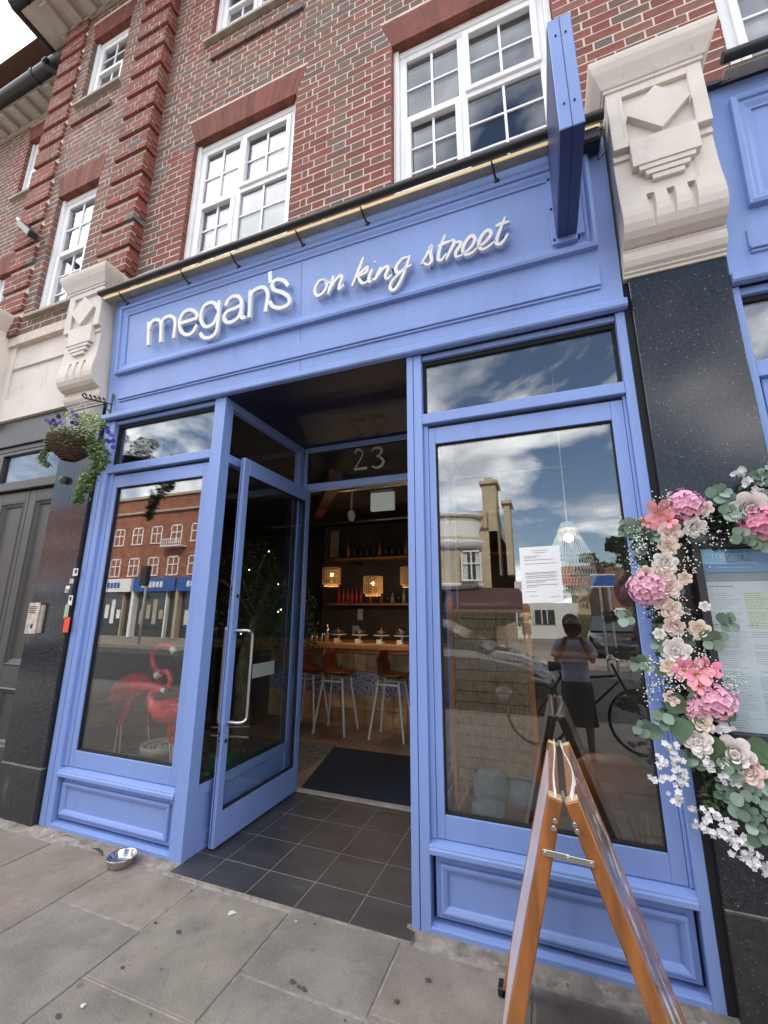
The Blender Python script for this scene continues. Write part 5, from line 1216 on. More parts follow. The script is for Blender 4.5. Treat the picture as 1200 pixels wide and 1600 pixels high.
# garland of artificial flowers
gd = thing('flower_garland', 'garland of roses, pink hydrangeas and eucalyptus arching round the menu case', 'garland', (4.1, -.1, .5))
PET = mat('petal', (.8, .7, .7), .6, attr='obj', var=.10, vs=6)
def petal_mesh(name, fn):
    g = MB(); fn(g); me = bpy.data.meshes.new(name); me.from_pydata(g.v, [], g.f); me.polygons.foreach_set('use_smooth', [True] * len(g.f)); me.materials.append(PET); return me
def cup(g, c, ang, tilt, w, h, curl, rows=4, cols=4, z0=0.0, r0=0.0):
    """one cupped petal standing on the flower's axis (z)"""
    v = []
    for i in range(rows + 1):
        t = i / rows; wid = w * math.sin(math.pi * (.18 + .72 * t)) ** .7
        for j in range(cols + 1):
            s_ = j / cols * 2 - 1; a = ang + s_ * wid
            rr = r0 + math.sin(tilt) * h * t + curl * t ** 3 * (1 - .3 * s_ * s_); zz = z0 + math.cos(tilt) * h * t - abs(curl) * .5 * t ** 4 - .06 * h * s_ * s_ * t
            v.append((c[0] + rr * math.cos(a), c[1] + rr * math.sin(a), c[2] + zz))
    g.add(v, [(i * (cols + 1) + j, i * (cols + 1) + j + 1, (i + 1) * (cols + 1) + j + 1, (i + 1) * (cols + 1) + j) for i in range(rows) for j in range(cols)])
def rose_fn(g):
    for ring, (n, r0, tilt, h, w, curl, z0) in enumerate([(3, .06, .05, .55, 1.3, .0, .12), (3, .16, .12, .60, 1.1, .03, .08), (4, .28, .25, .62, .85, .10, .02), (5, .40, .50, .62, .75, .20, -.04), (6, .50, .85, .58, .66, .26, -.12)]):
        for k in range(n): cup(g, (0, 0, 0), 2 * math.pi * k / n + ring * .7, tilt, w, h, curl, z0=z0, r0=r0)
    g.add([(.35 * math.cos(a), .35 * math.sin(a), .35) for a in [i * 1.05 for i in range(6)]], [(0, 1, 2, 3, 4, 5)])
def hyd_fn(g):
    g.ball((0, 0, 0), .72, 10, 7)
    for k in range(95):
        y = 1 - 2 * (k + .5) / 95; r = math.sqrt(1 - y * y); a = k * 2.4; n = Vector((r * math.cos(a), r * math.sin(a), y)) 
        if n.z < -.1: continue
        u = n.orthogonal().normalized(); w = n.cross(u); R0 = random.uniform(.84, 1.08); ph = random.random() * 3
        for q in range(4):
            t = ph + q * math.pi / 2; d = u * math.cos(t) + w * math.sin(t); e = n.cross(d); c = n * R0
            g.add([c - n * .05, c + d * .13 - e * .11 + n * .07, c + d * .27 + n * .02, c + d * .13 + e * .11 + n * .07], [(0, 1, 2), (0, 2, 3)])
def lily_fn(g):
    for k in range(6): cup(g, (0, 0, -.3), k * math.pi / 3 + .1 * (k % 2), .95 if k % 2 else 1.1, .52, 1.15, .18, 5, 4, 0, .03)
RM, HM, LM = petal_mesh('rose', rose_fn), petal_mesh('hydrangea_head', hyd_fn), petal_mesh('lily_bloom', lily_fn)
def leaf_mesh(name, prof, fold=.15, m=None):
    g = MB(); n = len(prof); v = []
    for t, w in prof: v += [(-w, t, fold * w), (0, t, 0), (w, t, fold * w)]
    g.add(v, [(3 * i + k, 3 * i + k + 1, 3 * i + 4 + k, 3 * i + 3 + k) for i in range(n - 1) for k in (0, 1)]); me = bpy.data.meshes.new(name); me.from_pydata(g.v, [], g.f); me.polygons.foreach_set('use_smooth', [True] * len(g.f)); me.materials.append(m); return me
EUC = mat('eucalyptus_green', (.10, .16, .12), .55, attr='obj', var=.15, vs=2); 
EM = leaf_mesh('eucalyptus_leaf', [(0, .02), (.12, .28), (.35, .46), (.6, .48), (.85, .32), (1, .04)], .12, EUC)
HL = leaf_mesh('broad_leaf', [(-.12, .22), (0, .42), (.2, .55), (.45, .48), (.7, .28), (.9, .1), (1, .01)], .18, EUC)
def place(me, name, p, nrm, size, col, roll=None, parent=gd, label=None):
    o = bpy.data.objects.new(name, me); COL.objects.link(o); attach(o, parent)
    n = Vector(nrm).normalized(); q = n.to_track_quat('Z', 'Y') @ Matrix.Rotation(random.random() * 6.28 if roll is None else roll, 4, 'Z').to_quaternion()
    o.location = p; o.rotation_mode = 'QUATERNION'; o.rotation_quaternion = q; o.scale = (size,) * 3; o.color = (*col, 1)
    if label: o['label'] = label
    return o
def cp(pts, k=None): return pts
C4 = lambda x, y: (960 + x / 4.446, 700 + y / 4.446); C5 = lambda x, y: (980 + x / 4.21, 1020 + y / 4.21)
def towards(p): return (CAMP - p).normalized()
WHT, CRE, BLU = (.74, .69, .66), (.76, .64, .52), (.74, .58, .53)
def rose(px, py, r, col, y=-.175):
    p = at(px, py, y); n = towards(p) + Vector((random.uniform(-.35, .35), -.5, random.uniform(-.3, .35))); place(RM, 'rose', p, n, r * .66, col)
for (x, y, r, c_) in [(350, 800, 62, WHT), (340, 875, 52, CRE), (370, 960, 66, BLU), (388, 585, 58, BLU), (375, 682, 50, CRE), (558, 550, 56, WHT), (392, 1120, 54, CRE), (415, 1240, 50, BLU), (430, 1410, 68, WHT), (313, 1292, 30, WHT), (940, 420, 88, WHT), (590, 1262, 50, CRE), (318, 1072, 42, BLU), (222, 870, 42, CRE), (620, 420, 45, CRE), (490, 905, 34, CRE), (628, 1100, 26, WHT), (230, 895, 30, CRE)]:
    px, py = C4(x, y); rose(px, py, r / 4.446 / 205, c_)
for (x, y, r, c_) in [(705, 660, 78, WHT), (465, 580, 62, WHT), (790, 770, 72, BLU), (280, 90, 45, CRE), (290, 300, 36, BLU), (490, 460, 50, CRE), (330, 10, 50, WHT)]:
    px, py = C5(x, y); rose(px, py, r / 4.21 / 215, c_)
PK, PK2, HOT = (.74, .28, .42), (.80, .40, .54), (.78, .12, .16)
for (fn_, x, y, r, c_) in [(C4, 485, 405, 88, PK2), (C4, 230, 975, 92, PK2), (C4, 1015, 530, 100, PK), (C5, 570, 320, 88, PK2), (C5, 440, 370, 52, PK2), (C4, 1060, 470, 70, PK)]:
    px, py = fn_(x, y); p = at(px, py, -.15); place(HM, 'hydrangea_head', p, towards(p), r / 4.446 / 275, c_)
YEL = mat('flower_heart', (.45, .20, .03), .8)
for (fn_, x, y, r) in [(C4, 315, 460, 92), (C5, 375, 110, 62), (C5, 455, 130, 78), (C5, 530, 110, 66), (C4, 370, 500, 55), (C5, 480, 210, 50), (C4, 225, 505, 42)]:
    px, py = fn_(x, y); p = at(px, py, -.19); o = place(LM, 'lily_bloom', p, towards(p) + Vector((random.uniform(-.4, .4), 0, random.uniform(-.3, .3))), r / 4.446 / 340, (.80, .27 + random.uniform(-.04, .08), .38))
    g = MB(); g.ball(tuple(p + towards(p) * .002), .008, 8, 5); g.build('lily_heart', YEL, gd)
# the path of the arch
path = [at(px, py, -.125) for px, py in [(1230, 735), (1195, 760), (1150, 795), (1095, 812), (1040, 815), (1008, 840), (1022, 880), (1030, 930), (1042, 980), (1054, 1030), (1066, 1080), (1082, 1130), (1095, 1170), (1120, 1200), (1155, 1215), (1200, 1225), (1240, 1240)]]
pathc = catmull(path, 8)
part('wire_arch', lambda g: g.tube(pathc, .006, 6), BLACK, 0, gd)
SAGE = [(.15, .22, .17), (.11, .17, .12), (.19, .26, .21), (.08, .13, .085), (.13, .19, .13)]
def spray(p, d, n, L, col):
    """a twig of round eucalyptus leaves"""
    d = Vector(d).normalized(); s_ = d.cross(Vector((0, 1, 0))).normalized(); pts = [p + d * (L * i / n) + Vector((0, -.012 * math.sin(i), -.10 * L * (i / n) ** 2)) for i in range(n + 1)]
    g = MB(); g.tube(pts, .0016, 4); g.build('twig', LEAFD, gd)
    for i in range(1, n + 1):
        for sg_ in (-1, 1):
            dd_ = (s_ * sg_ + d * .5 + Vector((0, -.25, random.uniform(-.3, .2)))).normalized(); nn = (towards(p) + Vector((random.uniform(-.6, .6), random.uniform(-.3, .3), random.uniform(-.2, .9)))).normalized()
            nn = (nn - dd_ * nn.dot(dd_)).normalized(); o = bpy.data.objects.new('eucalyptus_leaf', EM); COL.objects.link(o); attach(o, gd)
            X_ = dd_.cross(nn); o.rotation_mode = 'QUATERNION'; o.rotation_quaternion = Matrix((X_, dd_, nn)).transposed().to_quaternion()
            o.location = pts[i]; k = L / n * random.uniform(1.05, 1.75); o.scale = (k, k, k); c_ = random.choice(SAGE); v = random.uniform(.8, 1.25); o.color = (c_[0] * v, c_[1] * v, c_[2] * v, 1)
for i in range(0, len(pathc) - 6, 3):
    p = pathc[i]; d = (pathc[i + 1] - p).normalized(); s_ = d.cross(Vector((0, 1, 0)))
    for q in range(1):
        spray(p + Vector((0, -.01, 0)), s_ * (-1) ** i * random.uniform(.4, 1) + d * random.uniform(-.8, .8) + Vector((0, -.25, -.1)), 3, .07, 0)
for (fn_, x, y, dx_, dz_, n) in [(C4, 700, 480, 1, .3, 4), (C4, 760, 590, .9, -.3, 4), (C4, 640, 380, .7, .6, 3), (C4, 200, 600, -.7, .2, 3), (C4, 210, 540, -1, .1, 3), (C4, 900, 640, .9, -.2, 3), (C4, 160, 1160, -.9, -.1, 2), (C4, 560, 1340, .8, .1, 3), (C4, 680, 1230, .8, .2, 2), (C5, 830, 820, 1, -.3, 4), (C5, 860, 960, .6, -.7, 3), (C5, 800, 1000, .1, -1, 3), (C5, 700, 860, 1, -.4, 4), (C5, 180, 510, -.9, .3, 2), (C4, 300, 1500, -.8, .1, 3), (C5, 560, 640, .7, -.6, 3), (C5, 620, 950, .8, -.3, 3), (C5, 240, 350, -.4, -.9, 2)]:
    px, py = fn_(x, y); spray(at(px, py, -.17), (dx_, -.15, dz_), n, .028 * n, 0)
for (x, y, s_, rl, c_) in [(345, 480, 44, 180, (.09, .15, .085)), (310, 330, 40, 120, (.05, .09, .04)), (640, 380, 40, 240, (.05, .09, .045)), (180, 520, 30, 110, (.10, .16, .10)), (880, 640, 44, 250, (.04, .09, .03)), (840, 700, 40, 200, (.04, .09, .03)), (560, 600, 40, 190, (.04, .08, .03)), (450, 480, 30, 160, (.10, .16, .11))]:
    px, py = C5(x, y); p = at(px, py, -.18); o = bpy.data.objects.new('broad_leaf', HL); COL.objects.link(o); attach(o, gd); nn = towards(p); dd_ = Vector((math.sin(R(rl)), 0, math.cos(R(rl)))); nn = (nn - dd_ * nn.dot(dd_)).normalized()
    o.rotation_mode = 'QUATERNION'; o.rotation_quaternion = Matrix((dd_.cross(nn), dd_, nn)).transposed().to_quaternion(); o.location = p - dd_ * .02; k = s_ / 4.2 / 120; o.scale = (k, k, k); o.color = (*c_, 1)
g = MB()
for p in pathc[::2]: leafcloud(g, p + Vector((0, .02, 0)), (.06, .04, .055), 60, .018, .5)
for px, py in [C5(*q) for q in [(480, 700), (560, 780), (620, 880), (700, 900), (800, 900), (560, 950), (640, 1000), (880, 780), (300, 420), (480, 560)]]: leafcloud(g, at(px, py, -.12), (.05, .04, .05), 90, .018, .45)
g.build('under_foliage', LEAFD, gd, kind='stuff')
g = MB(); gs = MB(); rnd = random.Random(11)
gyp = [C4(x, y) for x, y in [(150, 600), (190, 680), (130, 700), (130, 800), (200, 650), (250, 700), (380, 350), (330, 390), (470, 740), (500, 800), (540, 820), (640, 520), (650, 580), (740, 640), (270, 1130), (440, 1060), (500, 1120), (430, 1180), (400, 1300), (590, 1440), (480, 1290), (240, 1490), (130, 530), (830, 480), (520, 620), (170, 860), (610, 1480)]] + [C5(x, y) for x, y in [(150, 60), (320, 180), (290, 230), (380, 180), (580, 170), (640, 190), (700, 210), (150, 210), (160, 300), (230, 200), (470, 20), (700, 240)]]
for px, py in gyp:
    for _ in range(17):
        p = at(px + rnd.gauss(0, 9), py + rnd.gauss(0, 8), -.20 + rnd.gauss(0, .012)); g.ball(tuple(p), rnd.uniform(.0022, .0038), 6, 4)
        if rnd.random() < .6:
            b = at(px, py, -.15); gs.tube([b, p], .0006, 3, False)
g.build('gypsophila', mat('tiny_white_flower', (.72, .72, .70), .6), gd, kind='stuff'); gs.build('gypsophila_stems', LEAFD, gd, kind='stuff')
BLO = mat('white_blossom', (.64, .64, .65), .6, var=.14, vs=60); 
def blossom(pts, w, n, y0=-.17):
    P = catmull([at(px, py, y0) for px, py in pts], 6); g = MB(); g.tube(P, .0022, 5); g.build('blossom_twig', BARK, gd)
    g = MB()
    for _ in range(n):
        i = rnd.randrange(len(P)); p = P[i] + Vector((rnd.gauss(0, w), rnd.gauss(-.008, w * .5), rnd.gauss(0, w))); nn = (towards(p) + Vector((rnd.gauss(0, .5), 0, rnd.gauss(0, .5)))).normalized(); u = nn.orthogonal().normalized(); v_ = nn.cross(u); s_ = rnd.uniform(.009, .014); ph = rnd.random() * 6
        for q in range(5):
            a = ph + q * 1.2566; d = u * math.cos(a) + v_ * math.sin(a); e = nn.cross(d)
            g.add([p, p + d * s_ * .6 - e * s_ * .45 + nn * s_ * .25, p + d * s_ * 1.1 + nn * s_ * .1, p + d * s_ * .6 + e * s_ * .45 + nn * s_ * .25], [(0, 1, 2, 3)])
    g.build('blossom_spray', BLO, gd)
blossom([C5(*q) for q in [(270, 600), (330, 720), (350, 800), (340, 900), (310, 1000)]], .013, 46)
blossom([C5(*q) for q in [(180, 700), (250, 720), (330, 700)]], .008, 14); blossom([C5(*q) for q in [(170, 820), (220, 830), (260, 820)]], .006, 8)
blossom([C5(*q) for q in [(440, 600), (520, 720), (600, 800), (690, 850)]], .012, 30); blossom([C5(*q) for q in [(540, 470), (600, 500), (680, 480)]], .010, 20)
blossom([C5(*q) for q in [(430, 1020), (480, 1040), (520, 1110), (430, 1140)]], .008, 14)
blossom([C5(*q) for q in [(560, 1050), (640, 1120), (700, 1220), (760, 1320), (860, 1380), (960, 1430)]], .014, 64); blossom([C5(*q) for q in [(560, 1180), (660, 1200), (780, 1230), (800, 1300)]], .010, 26)
blossom([C4(*q) for q in [(860, 160), (900, 220), (980, 240), (1060, 230)]], .010, 26, -.14); blossom([C4(*q) for q in [(980, 300), (1040, 330), (1080, 380)]], .010, 18, -.14); blossom([C4(*q) for q in [(820, 190), (850, 165), (900, 150)]], .005, 8, -.14); blossom([C4(*q) for q in [(870, 370), (900, 340)]], .007, 8, -.14)

# hanging basket
hb = thing('hanging_basket', 'wicker hanging basket with purple pansies and trailing ivy left of the shopfront', 'hanging basket', (-.02, -.22, 2.72))
BC = Vector((-.045, -.215, 2.86)); WICK = mat('dark_wicker', (.085, .045, .028), .7, var=.4, vs=40)
def wick(g):
    for i in range(13):
        t = i / 12; r_ = .165 * math.sin(math.pi * .5 * (1 - t * .86)) ** .8; z_ = BC.z - .17 * t; n = 30
        g.tube([(BC.x + r_ * math.cos(a) * (1 + .014 * (-1) ** k), BC.y + r_ * math.sin(a) * (1 + .014 * (-1) ** k), z_ + .004 * (-1) ** (k + i)) for k, a in [(k, 2 * math.pi * k / n) for k in range(n + 1)]], .0068, 5)
part('wicker_bowl', wick, WICK, 0, hb, kind='stuff'); part('liner', lambda g: g.lathe([(.001, -.155), (.06, -.15), (.12, -.10), (.152, -.02), (.155, .0), (.001, .01)], tuple(BC), 20), BARK, 0, hb)
tip = at(133, 622, -.215)
part('chain', lambda g: [g.tube([(BC.x + .15 * math.cos(a), BC.y + .15 * math.sin(a), BC.z), (tip.x, tip.y, tip.z - .02)], .0013, 4) for a in (.4, 2.5, 4.6)], STEEL, 0, hb)
IVY = mat('ivy_leaf', (.10, .17, .045), .5, var=.35, vs=14); LIME = mat('lime_leaf', (.26, .34, .06), .5, var=.25, vs=14); PUR = mat('purple_petal', (.075, .04, .30), .5, var=.3, vs=30)
g = MB(); leafcloud(g, BC + Vector((.03, 0, .02)), (.20, .13, .07), 420, .013, .6)
def vine(g, pts, w, n, ls=.011):
    P = catmull(pts, 8)
    for _ in range(n):
        t = rnd.random(); i = int(t * (len(P) - 1)); ww = w * (1 - .45 * t); leafcloud(g, P[i] + Vector((rnd.gauss(0, ww * .5), rnd.gauss(0, ww * .4), rnd.gauss(0, .01))), (.02, .02, .02), 5, ls, .7)
av = lambda px, py, y=-.25: at(px, py, y)
vine(g, [av(140, 680), av(150, 715), av(140, 745), av(128, 770), av(122, 786)], .065, 300); vine(g, [av(158, 690), av(163, 720), av(155, 735)], .04, 90); vine(g, [av(84, 676), av(76, 700), av(66, 718), av(76, 730)], .035, 110)
leafcloud(g, BC + Vector((.10, -.10, -.03)), (.09, .06, .09), 170, .012, .65); leafcloud(g, BC + Vector((-.05, -.06, .035)), (.14, .08, .04), 160, .013, .6)
g.build('trailing_ivy', IVY, hb, kind='stuff')
g = MB(); leafcloud(g, av(140, 660, -.2), (.15, .10, .075), 480, .012, .45); leafcloud(g, av(108, 650, -.2), (.05, .05, .04), 60, .012, .5); leafcloud(g, av(84, 672, -.22), (.05, .04, .05), 60, .012, .6); vine(g, [av(130, 735), av(126, 760), av(120, 780)], .03, 40); g.build('lime_foliage', LIME, hb, kind='stuff')
def pansies(g):
    for px, py in [(73, 657), (83, 655), (92, 652), (96, 661), (90, 648), (115, 645), (118, 650), (114, 660), (118, 664), (87, 664), (165, 668), (167, 675), (173, 682), (177, 690), (170, 688), (175, 698), (78, 662), (121, 655), (160, 686)]:
        p = at(px + rnd.uniform(-2, 2), py + rnd.uniform(-2, 2), -.27 + rnd.uniform(-.02, .05)); nn = (towards(p) + Vector((rnd.gauss(0, .3), 0, rnd.gauss(0, .3)))).normalized(); u = nn.orthogonal().normalized(); v_ = nn.cross(u)
        for q in range(5):
            a = q * 1.2566 + px; d = u * math.cos(a) + v_ * math.sin(a); e = nn.cross(d); s_ = .020; g.add([p, p + d * s_ * .6 - e * s_ * .5, p + d * s_ + nn * .002, p + d * s_ * .6 + e * s_ * .5], [(0, 1, 2, 3)])
part('pansies', pansies, PUR, 0, hb, kind='stuff')
def yel(g):
    for px, py in [(105, 645), (116, 638), (123, 648), (128, 643), (134, 650), (143, 640), (150, 652), (152, 650), (139, 641), (122, 672), (125, 678)]:
        p = at(px, py, -.26); g.add([p + Vector((rnd.uniform(-.014, .014), 0, rnd.uniform(-.014, .014))) for _ in range(4)], [(0, 1, 2), (1, 2, 3)])
        g.ball(tuple(p), .006, 5, 3)
part('pale_flowers', yel, mat('pale_yellow_flower', (.72, .74, .40), .6), 0, hb, kind='stuff')
br = thing('basket_bracket', 'black wrought iron scroll bracket carrying the hanging basket', 'bracket', (.06, -.04, 3.2))
rt = at(175, 632, -.04)
def iron(g):
    g.beam((rt.x, -.045, rt.z - .09), (rt.x, -.045, rt.z + .10), .018, .008); g.tube([(rt.x, -.045, rt.z), tip], .007, 8)
    g.tube(catmull([(rt.x, -.05, rt.z - .07), (rt.x - .01, -.09, rt.z - .05), (rt.x - .02, -.10, rt.z - .02), (rt.x - .01, -.07, rt.z - .02), (rt.x - .01, -.075, rt.z - .045)], 5), .005, 6)
    for k in range(5): q = Vector((rt.x, -.045, rt.z)).lerp(tip, .25 + k * .17); g.tube(catmull([q, q + Vector((.0, -.01, .03)), q + Vector((.01, -.03, .03)), q + Vector((.008, -.02, .012))], 4), .004, 5)
    g.tube(catmull([tip, tip + Vector((-.01, -.02, .02)), tip + Vector((-.005, -.01, .04))], 4), .006, 6)
part('scrollwork', iron, BLACK, 0, br)

# ================================================================ ACROSS THE STREET (seen in the glass)
def mir(px, py, D):
    q = at(px, py, D); return Vector((q.x, .124 - D, q.z))
FARB = mat('far_red_brick', (.26, .10, .06), .85, var=.25, vs=3); FARW = mat('far_white_paint', (.70, .69, .66), .6); FARG = mat('far_window_glass', (.05, .06, .07), .1); CREAM = mat('far_cream_render', (.46, .38, .25), .8, var=.12, vs=1.5)
NETW = mat('far_net', (.55, .55, .53), .8); BLUS = mat('far_blue_sign', (.02, .09, .32), .5); TANP = mat('far_tan_stone', (.38, .31, .24), .8)
def fwin(root, x0, x1, z0, z1, yf, m=FARW):
    """sash window on a face looking towards +y"""
    w = part('window', lambda g: (g.box(x0, x1, yf - .05, yf + .03, z1 - .07, z1), g.box(x0, x1, yf - .05, yf + .06, z0 - .06, z0), g.box(x0, x0 + .07, yf - .05, yf + .03, z0, z1), g.box(x1 - .07, x1, yf - .05, yf + .03, z0, z1), g.box((x0 + x1) / 2 - .03, (x0 + x1) / 2 + .03, yf - .04, yf + .02, z0, z1), g.box(x0, x1, yf - .04, yf + .025, (z0 * .45 + z1 * .55) - .03, (z0 * .45 + z1 * .55) + .03)), m, 0, root)
    part('pane', lambda g: g.box(x0, x1, yf - .06, yf - .045, z0, z1), FARG, 0, w)
    part('curtain', lambda g: (g.box(x0 + .08, x0 + (x1 - x0) * .3, yf - .044, yf - .042, z0, z1), g.box(x1 - (x1 - x0) * .3, x1 - .08, yf - .044, yf - .042, z0, z1)), NETW, 0, w)
D1 = 16; yo = .124 - D1
tr_ = thing('brick_terrace', 'long red brick terrace of shops with white sash windows across the street', 'building', (-20, yo - 3, 0))
wx = [mir(a, 880, D1).x for a in (202, 232, 264, 294)]
zr = [mir(250, y_, D1).z for y_ in (822, 848, 870, 898)]; ztop = mir(250, 775, D1).z; zs1, zs0 = mir(250, 903, D1).z, mir(250, 924, D1).z
step = (wx[3] - wx[0]) / 3
part('front_wall', lambda g: g.box(-44, -12.2, yo - 8, yo, 2.6, ztop - .1), FARB, 0, tr_)
part('shop_wall', lambda g: g.box(-44, -12.2, yo - 8, yo - .3, 0, 2.6), mat('far_shop_dark', (.05, .05, .05), .4), 0, tr_)
part('parapet', lambda g: (g.box(-44, -12.2, yo - .1, yo + .12, ztop - .1, ztop + .05), g.box(-44, -12.2, yo, yo + .15, ztop - 1.05, ztop - .93)), TANP, 0, tr_)
for k in range(-6, 3):
    x = wx[0] + k * step + (step * 3 if k > 3 else 0)
for k in range(-7, 5):
    x = wx[0] + k * step
    if x + .9 > -12.4: continue
    fwin(tr_, x, x + .56 * step, zr[1], zr[0], yo); fwin(tr_, x, x + .56 * step, zr[3], zr[2], yo)
part('balcony', lambda g: (g.box(wx[2] - .3, wx[2] + 1.2, yo, yo + .5, zr[1] - .35, zr[1] - .28), g.box(wx[2] - .3, wx[2] + 1.2, yo + .46, yo + .5, zr[1] + .05, zr[1] + .1), *[g.box(wx[2] - .3 + .15 * i, wx[2] - .27 + .15 * i, yo + .46, yo + .5, zr[1] - .28, zr[1] + .05) for i in range(11)]), FARW, 0, tr_)
for k in range(9):
    x = -43 + k * 3.4
    part('shop_sign', lambda g: g.box(x, x + 3.2, yo, yo + .15, zs0, zs1), (BLUS, FARW, BLUS, BLUS, FARW, BLUS, FARW, BLUS, BLUS)[k], 0, tr_)
    part('sign_lettering', lambda g: [g.box(x + .7 + .28 * q, x + .9 + .28 * q, yo + .15, yo + .17, lerp(zs0, zs1, .3), lerp(zs0, zs1, .72)) for q in range(6)], FARW if k not in (1, 4, 6) else BLUS, 0, tr_)
    part('window_posters', lambda g: [g.box(x + .35 + .5 * q, x + .65 + .5 * q, yo - .25, yo - .24, .7 + .3 * (q % 2), 1.5 + .3 * (q % 3)) for q in range(4)], (FARW, TANP, NETW)[k % 3], 0, tr_)
    part('shop_window', lambda g: g.box(x + .2, x + 2.4, yo - .29, yo - .25, .5, 2.5), FARG, 0, tr_)
    part('shop_post', lambda g: (g.box(x - .15, x + .05, yo - .3, yo + .05, 0, 2.6), g.box(x + 2.4, x + 2.5, yo - .3, yo - .1, 0, 2.6)), FARW if k % 2 else TANP, 0, tr_)
# cream corner building
cb = thing('corner_house', 'cream corner building with a curved bay, cornice and two chimneys across the street', 'building', (0, yo - 4, 0))
xr = mir(790, 890, D1).x; zc = mir(778, 790, D1).z
part('main_wall', lambda g: g.box(-9, xr - .25, yo - 10, yo, 0, zc - 1.1), CREAM, 0, cb)
part('parapet_wall', lambda g: g.box(xr - 1.6, xr - .28, yo - 1.15, yo - .25, 3, zc - .15), CREAM, 0, cb)
part('gable', lambda g: g.add([(xr - .25, yo, 0), (xr - .25, yo - 10, 0), (xr - .25, yo - 10, 4.6), (xr - .25, yo - 4.5, 5.2), (xr - .25, yo - 1, zc), (xr - .25, yo, zc), (xr - .6, yo, 0), (xr - .6, yo - 10, 0), (xr - .6, yo - 10, 4.6), (xr - .6, yo - 4.5, 5.2), (xr - .6, yo - 1, zc), (xr - .6, yo, zc)], [(0, 1, 2, 3, 4, 5), (11, 10, 9, 8, 7, 6), (0, 5, 11, 6), (5, 4, 10, 11), (4, 3, 9, 10), (3, 2, 8, 9)]), CREAM, 0, cb)
part('mansard_roof', lambda g: g.add([(-9, yo, zc - 1.1), (xr - .6, yo, zc - 1.1), (xr - .6, yo - 1.2, zc + .1), (-9, yo - 1.2, zc + .1)], [(0, 1, 2, 3)]), mat('far_brown_roof', (.12, .07, .05), .9, var=.2), 0, cb)
for (a, b, c_) in ((742, 778, 748), (776, 800, 778)):
    p, q = mir(a, c_, D1), mir(b, c_, D1); part('chimney', lambda g: (g.box(p.x + .25, q.x - .15, yo - 1.4, yo - .2, 3, p.z - .25), g.box(p.x + .15, q.x - .05, yo - 1.5, yo - .1, p.z - .25, p.z - .1), g.box(p.x + .35, q.x - .3, yo - 1.2, yo - .5, p.z - .1, p.z + .15)), CREAM, 0, cb)
bcx, br_ = -.9, 1.9
part('curved_bay', lambda g: g.lathe([(br_, 2.4), (br_, 5.6)], (bcx, yo - .3, 0), 40, sy=.6), CREAM, 0, cb)
for z0, z1, ex_ in ((4.05, 4.45, .22), (5.45, 5.65, .15), (2.45, 2.62, .12)): part('cornice', lambda g: g.lathe([(br_, z0), (br_ + ex_ * .4, z0), (br_ + ex_, z1 - .06), (br_ + ex_, z1), (br_, z1)], (bcx, yo - .3, 0), 40, sy=.6), FARW, 0, cb)
part('bay_panel', lambda g: g.lathe([(br_ + .02, 4.6), (br_ + .02, 5.3)], (bcx, yo - .3, 0), 40, sy=.6), FARW, 0, cb)
wz = mir(735, 860, D1 - .9), mir(735, 905, D1 - .9); wl_, wr_ = mir(720, 880, D1 - .9).x, mir(752, 880, D1 - .9).x
fwin(cb, wl_, wr_, 2.75, 3.95, yo + .82)
AWN = mat('dark_maroon_awning', (.06, .025, .025), .8)
part('awning', lambda g: g.add([(wl_ - .6, yo + .3, 2.5), (xr + .5, yo + .3, 2.4), (xr + .9, yo + 1.3, 1.65), (wl_ - .6, yo + 1.6, 1.65), (wl_ - .6, yo + 1.6, 1.45), (xr + .9, yo + 1.3, 1.45)], [(0, 1, 2, 3), (3, 2, 5, 4)]), AWN, 0, cb)
part('shopfront_dark', lambda g: g.box(-7, xr - .5, yo + .0, yo + .1, 0, 2.3), BLACK, 0, cb)
part('plinth', lambda g: g.box(xr - .5, xr - .2, yo - 9, yo + .05, 0, .9), TANP, 0, cb)
# low white shop down the side street
D2 = 24; y2 = .124 - D2
a, b = mir(800, 912, D2), mir(897, 945, D2)
ws = thing('white_shop', 'low white rendered shop at the end of the side street', 'building', (3.2, y2, 0))
part('wall', lambda g: g.box(a.x, b.x + .2, y2 - 5, y2, 0, b.z + .1), FARW, 0, ws); part('upper_wall', lambda g: g.box(a.x - .2, a.x + 1.6, y2 - 4.6, y2 - .5, b.z, a.z + .15), FARW, 0, ws)
p, q = mir(834, 953, D2 - .1), mir(869, 976, D2 - .1); part('shop_window', lambda g: (g.box(p.x, q.x, y2, y2 + .05, q.z, p.z)), FARG, 0, ws)
part('window_bars', lambda g: [g.box(lerp(p.x, q.x, t) - .03, lerp(p.x, q.x, t) + .03, y2 + .05, y2 + .09, q.z, p.z) for t in (0, .36, .62, 1)], FARW, 0, ws)
p, q = mir(808, 951, D2 - .1), mir(818, 978, D2 - .1); part('door', lambda g: g.box(p.x, q.x, y2, y2 + .05, q.z, p.z), FARG, 0, ws)
hs = thing('cream_house', 'cream house with a brown roof beyond the white shop', 'building', (6, y2 - 2, 0))
p, q = mir(880, 915, 27), mir(950, 945, 27)
part('wall', lambda g: g.box(b.x + .3, q.x + 1, y2 - 8, y2 - 3, 0, p.z), CREAM, 0, hs); part('roof', lambda g: g.add([(b.x - 2, y2 - 2.8, p.z), (q.x + 1, y2 - 2.8, p.z), (q.x + 1, y2 - 5, p.z + 1.4), (b.x - 2, y2 - 5, p.z + 1.4)], [(0, 1, 2, 3)]), FARB, 0, hs)
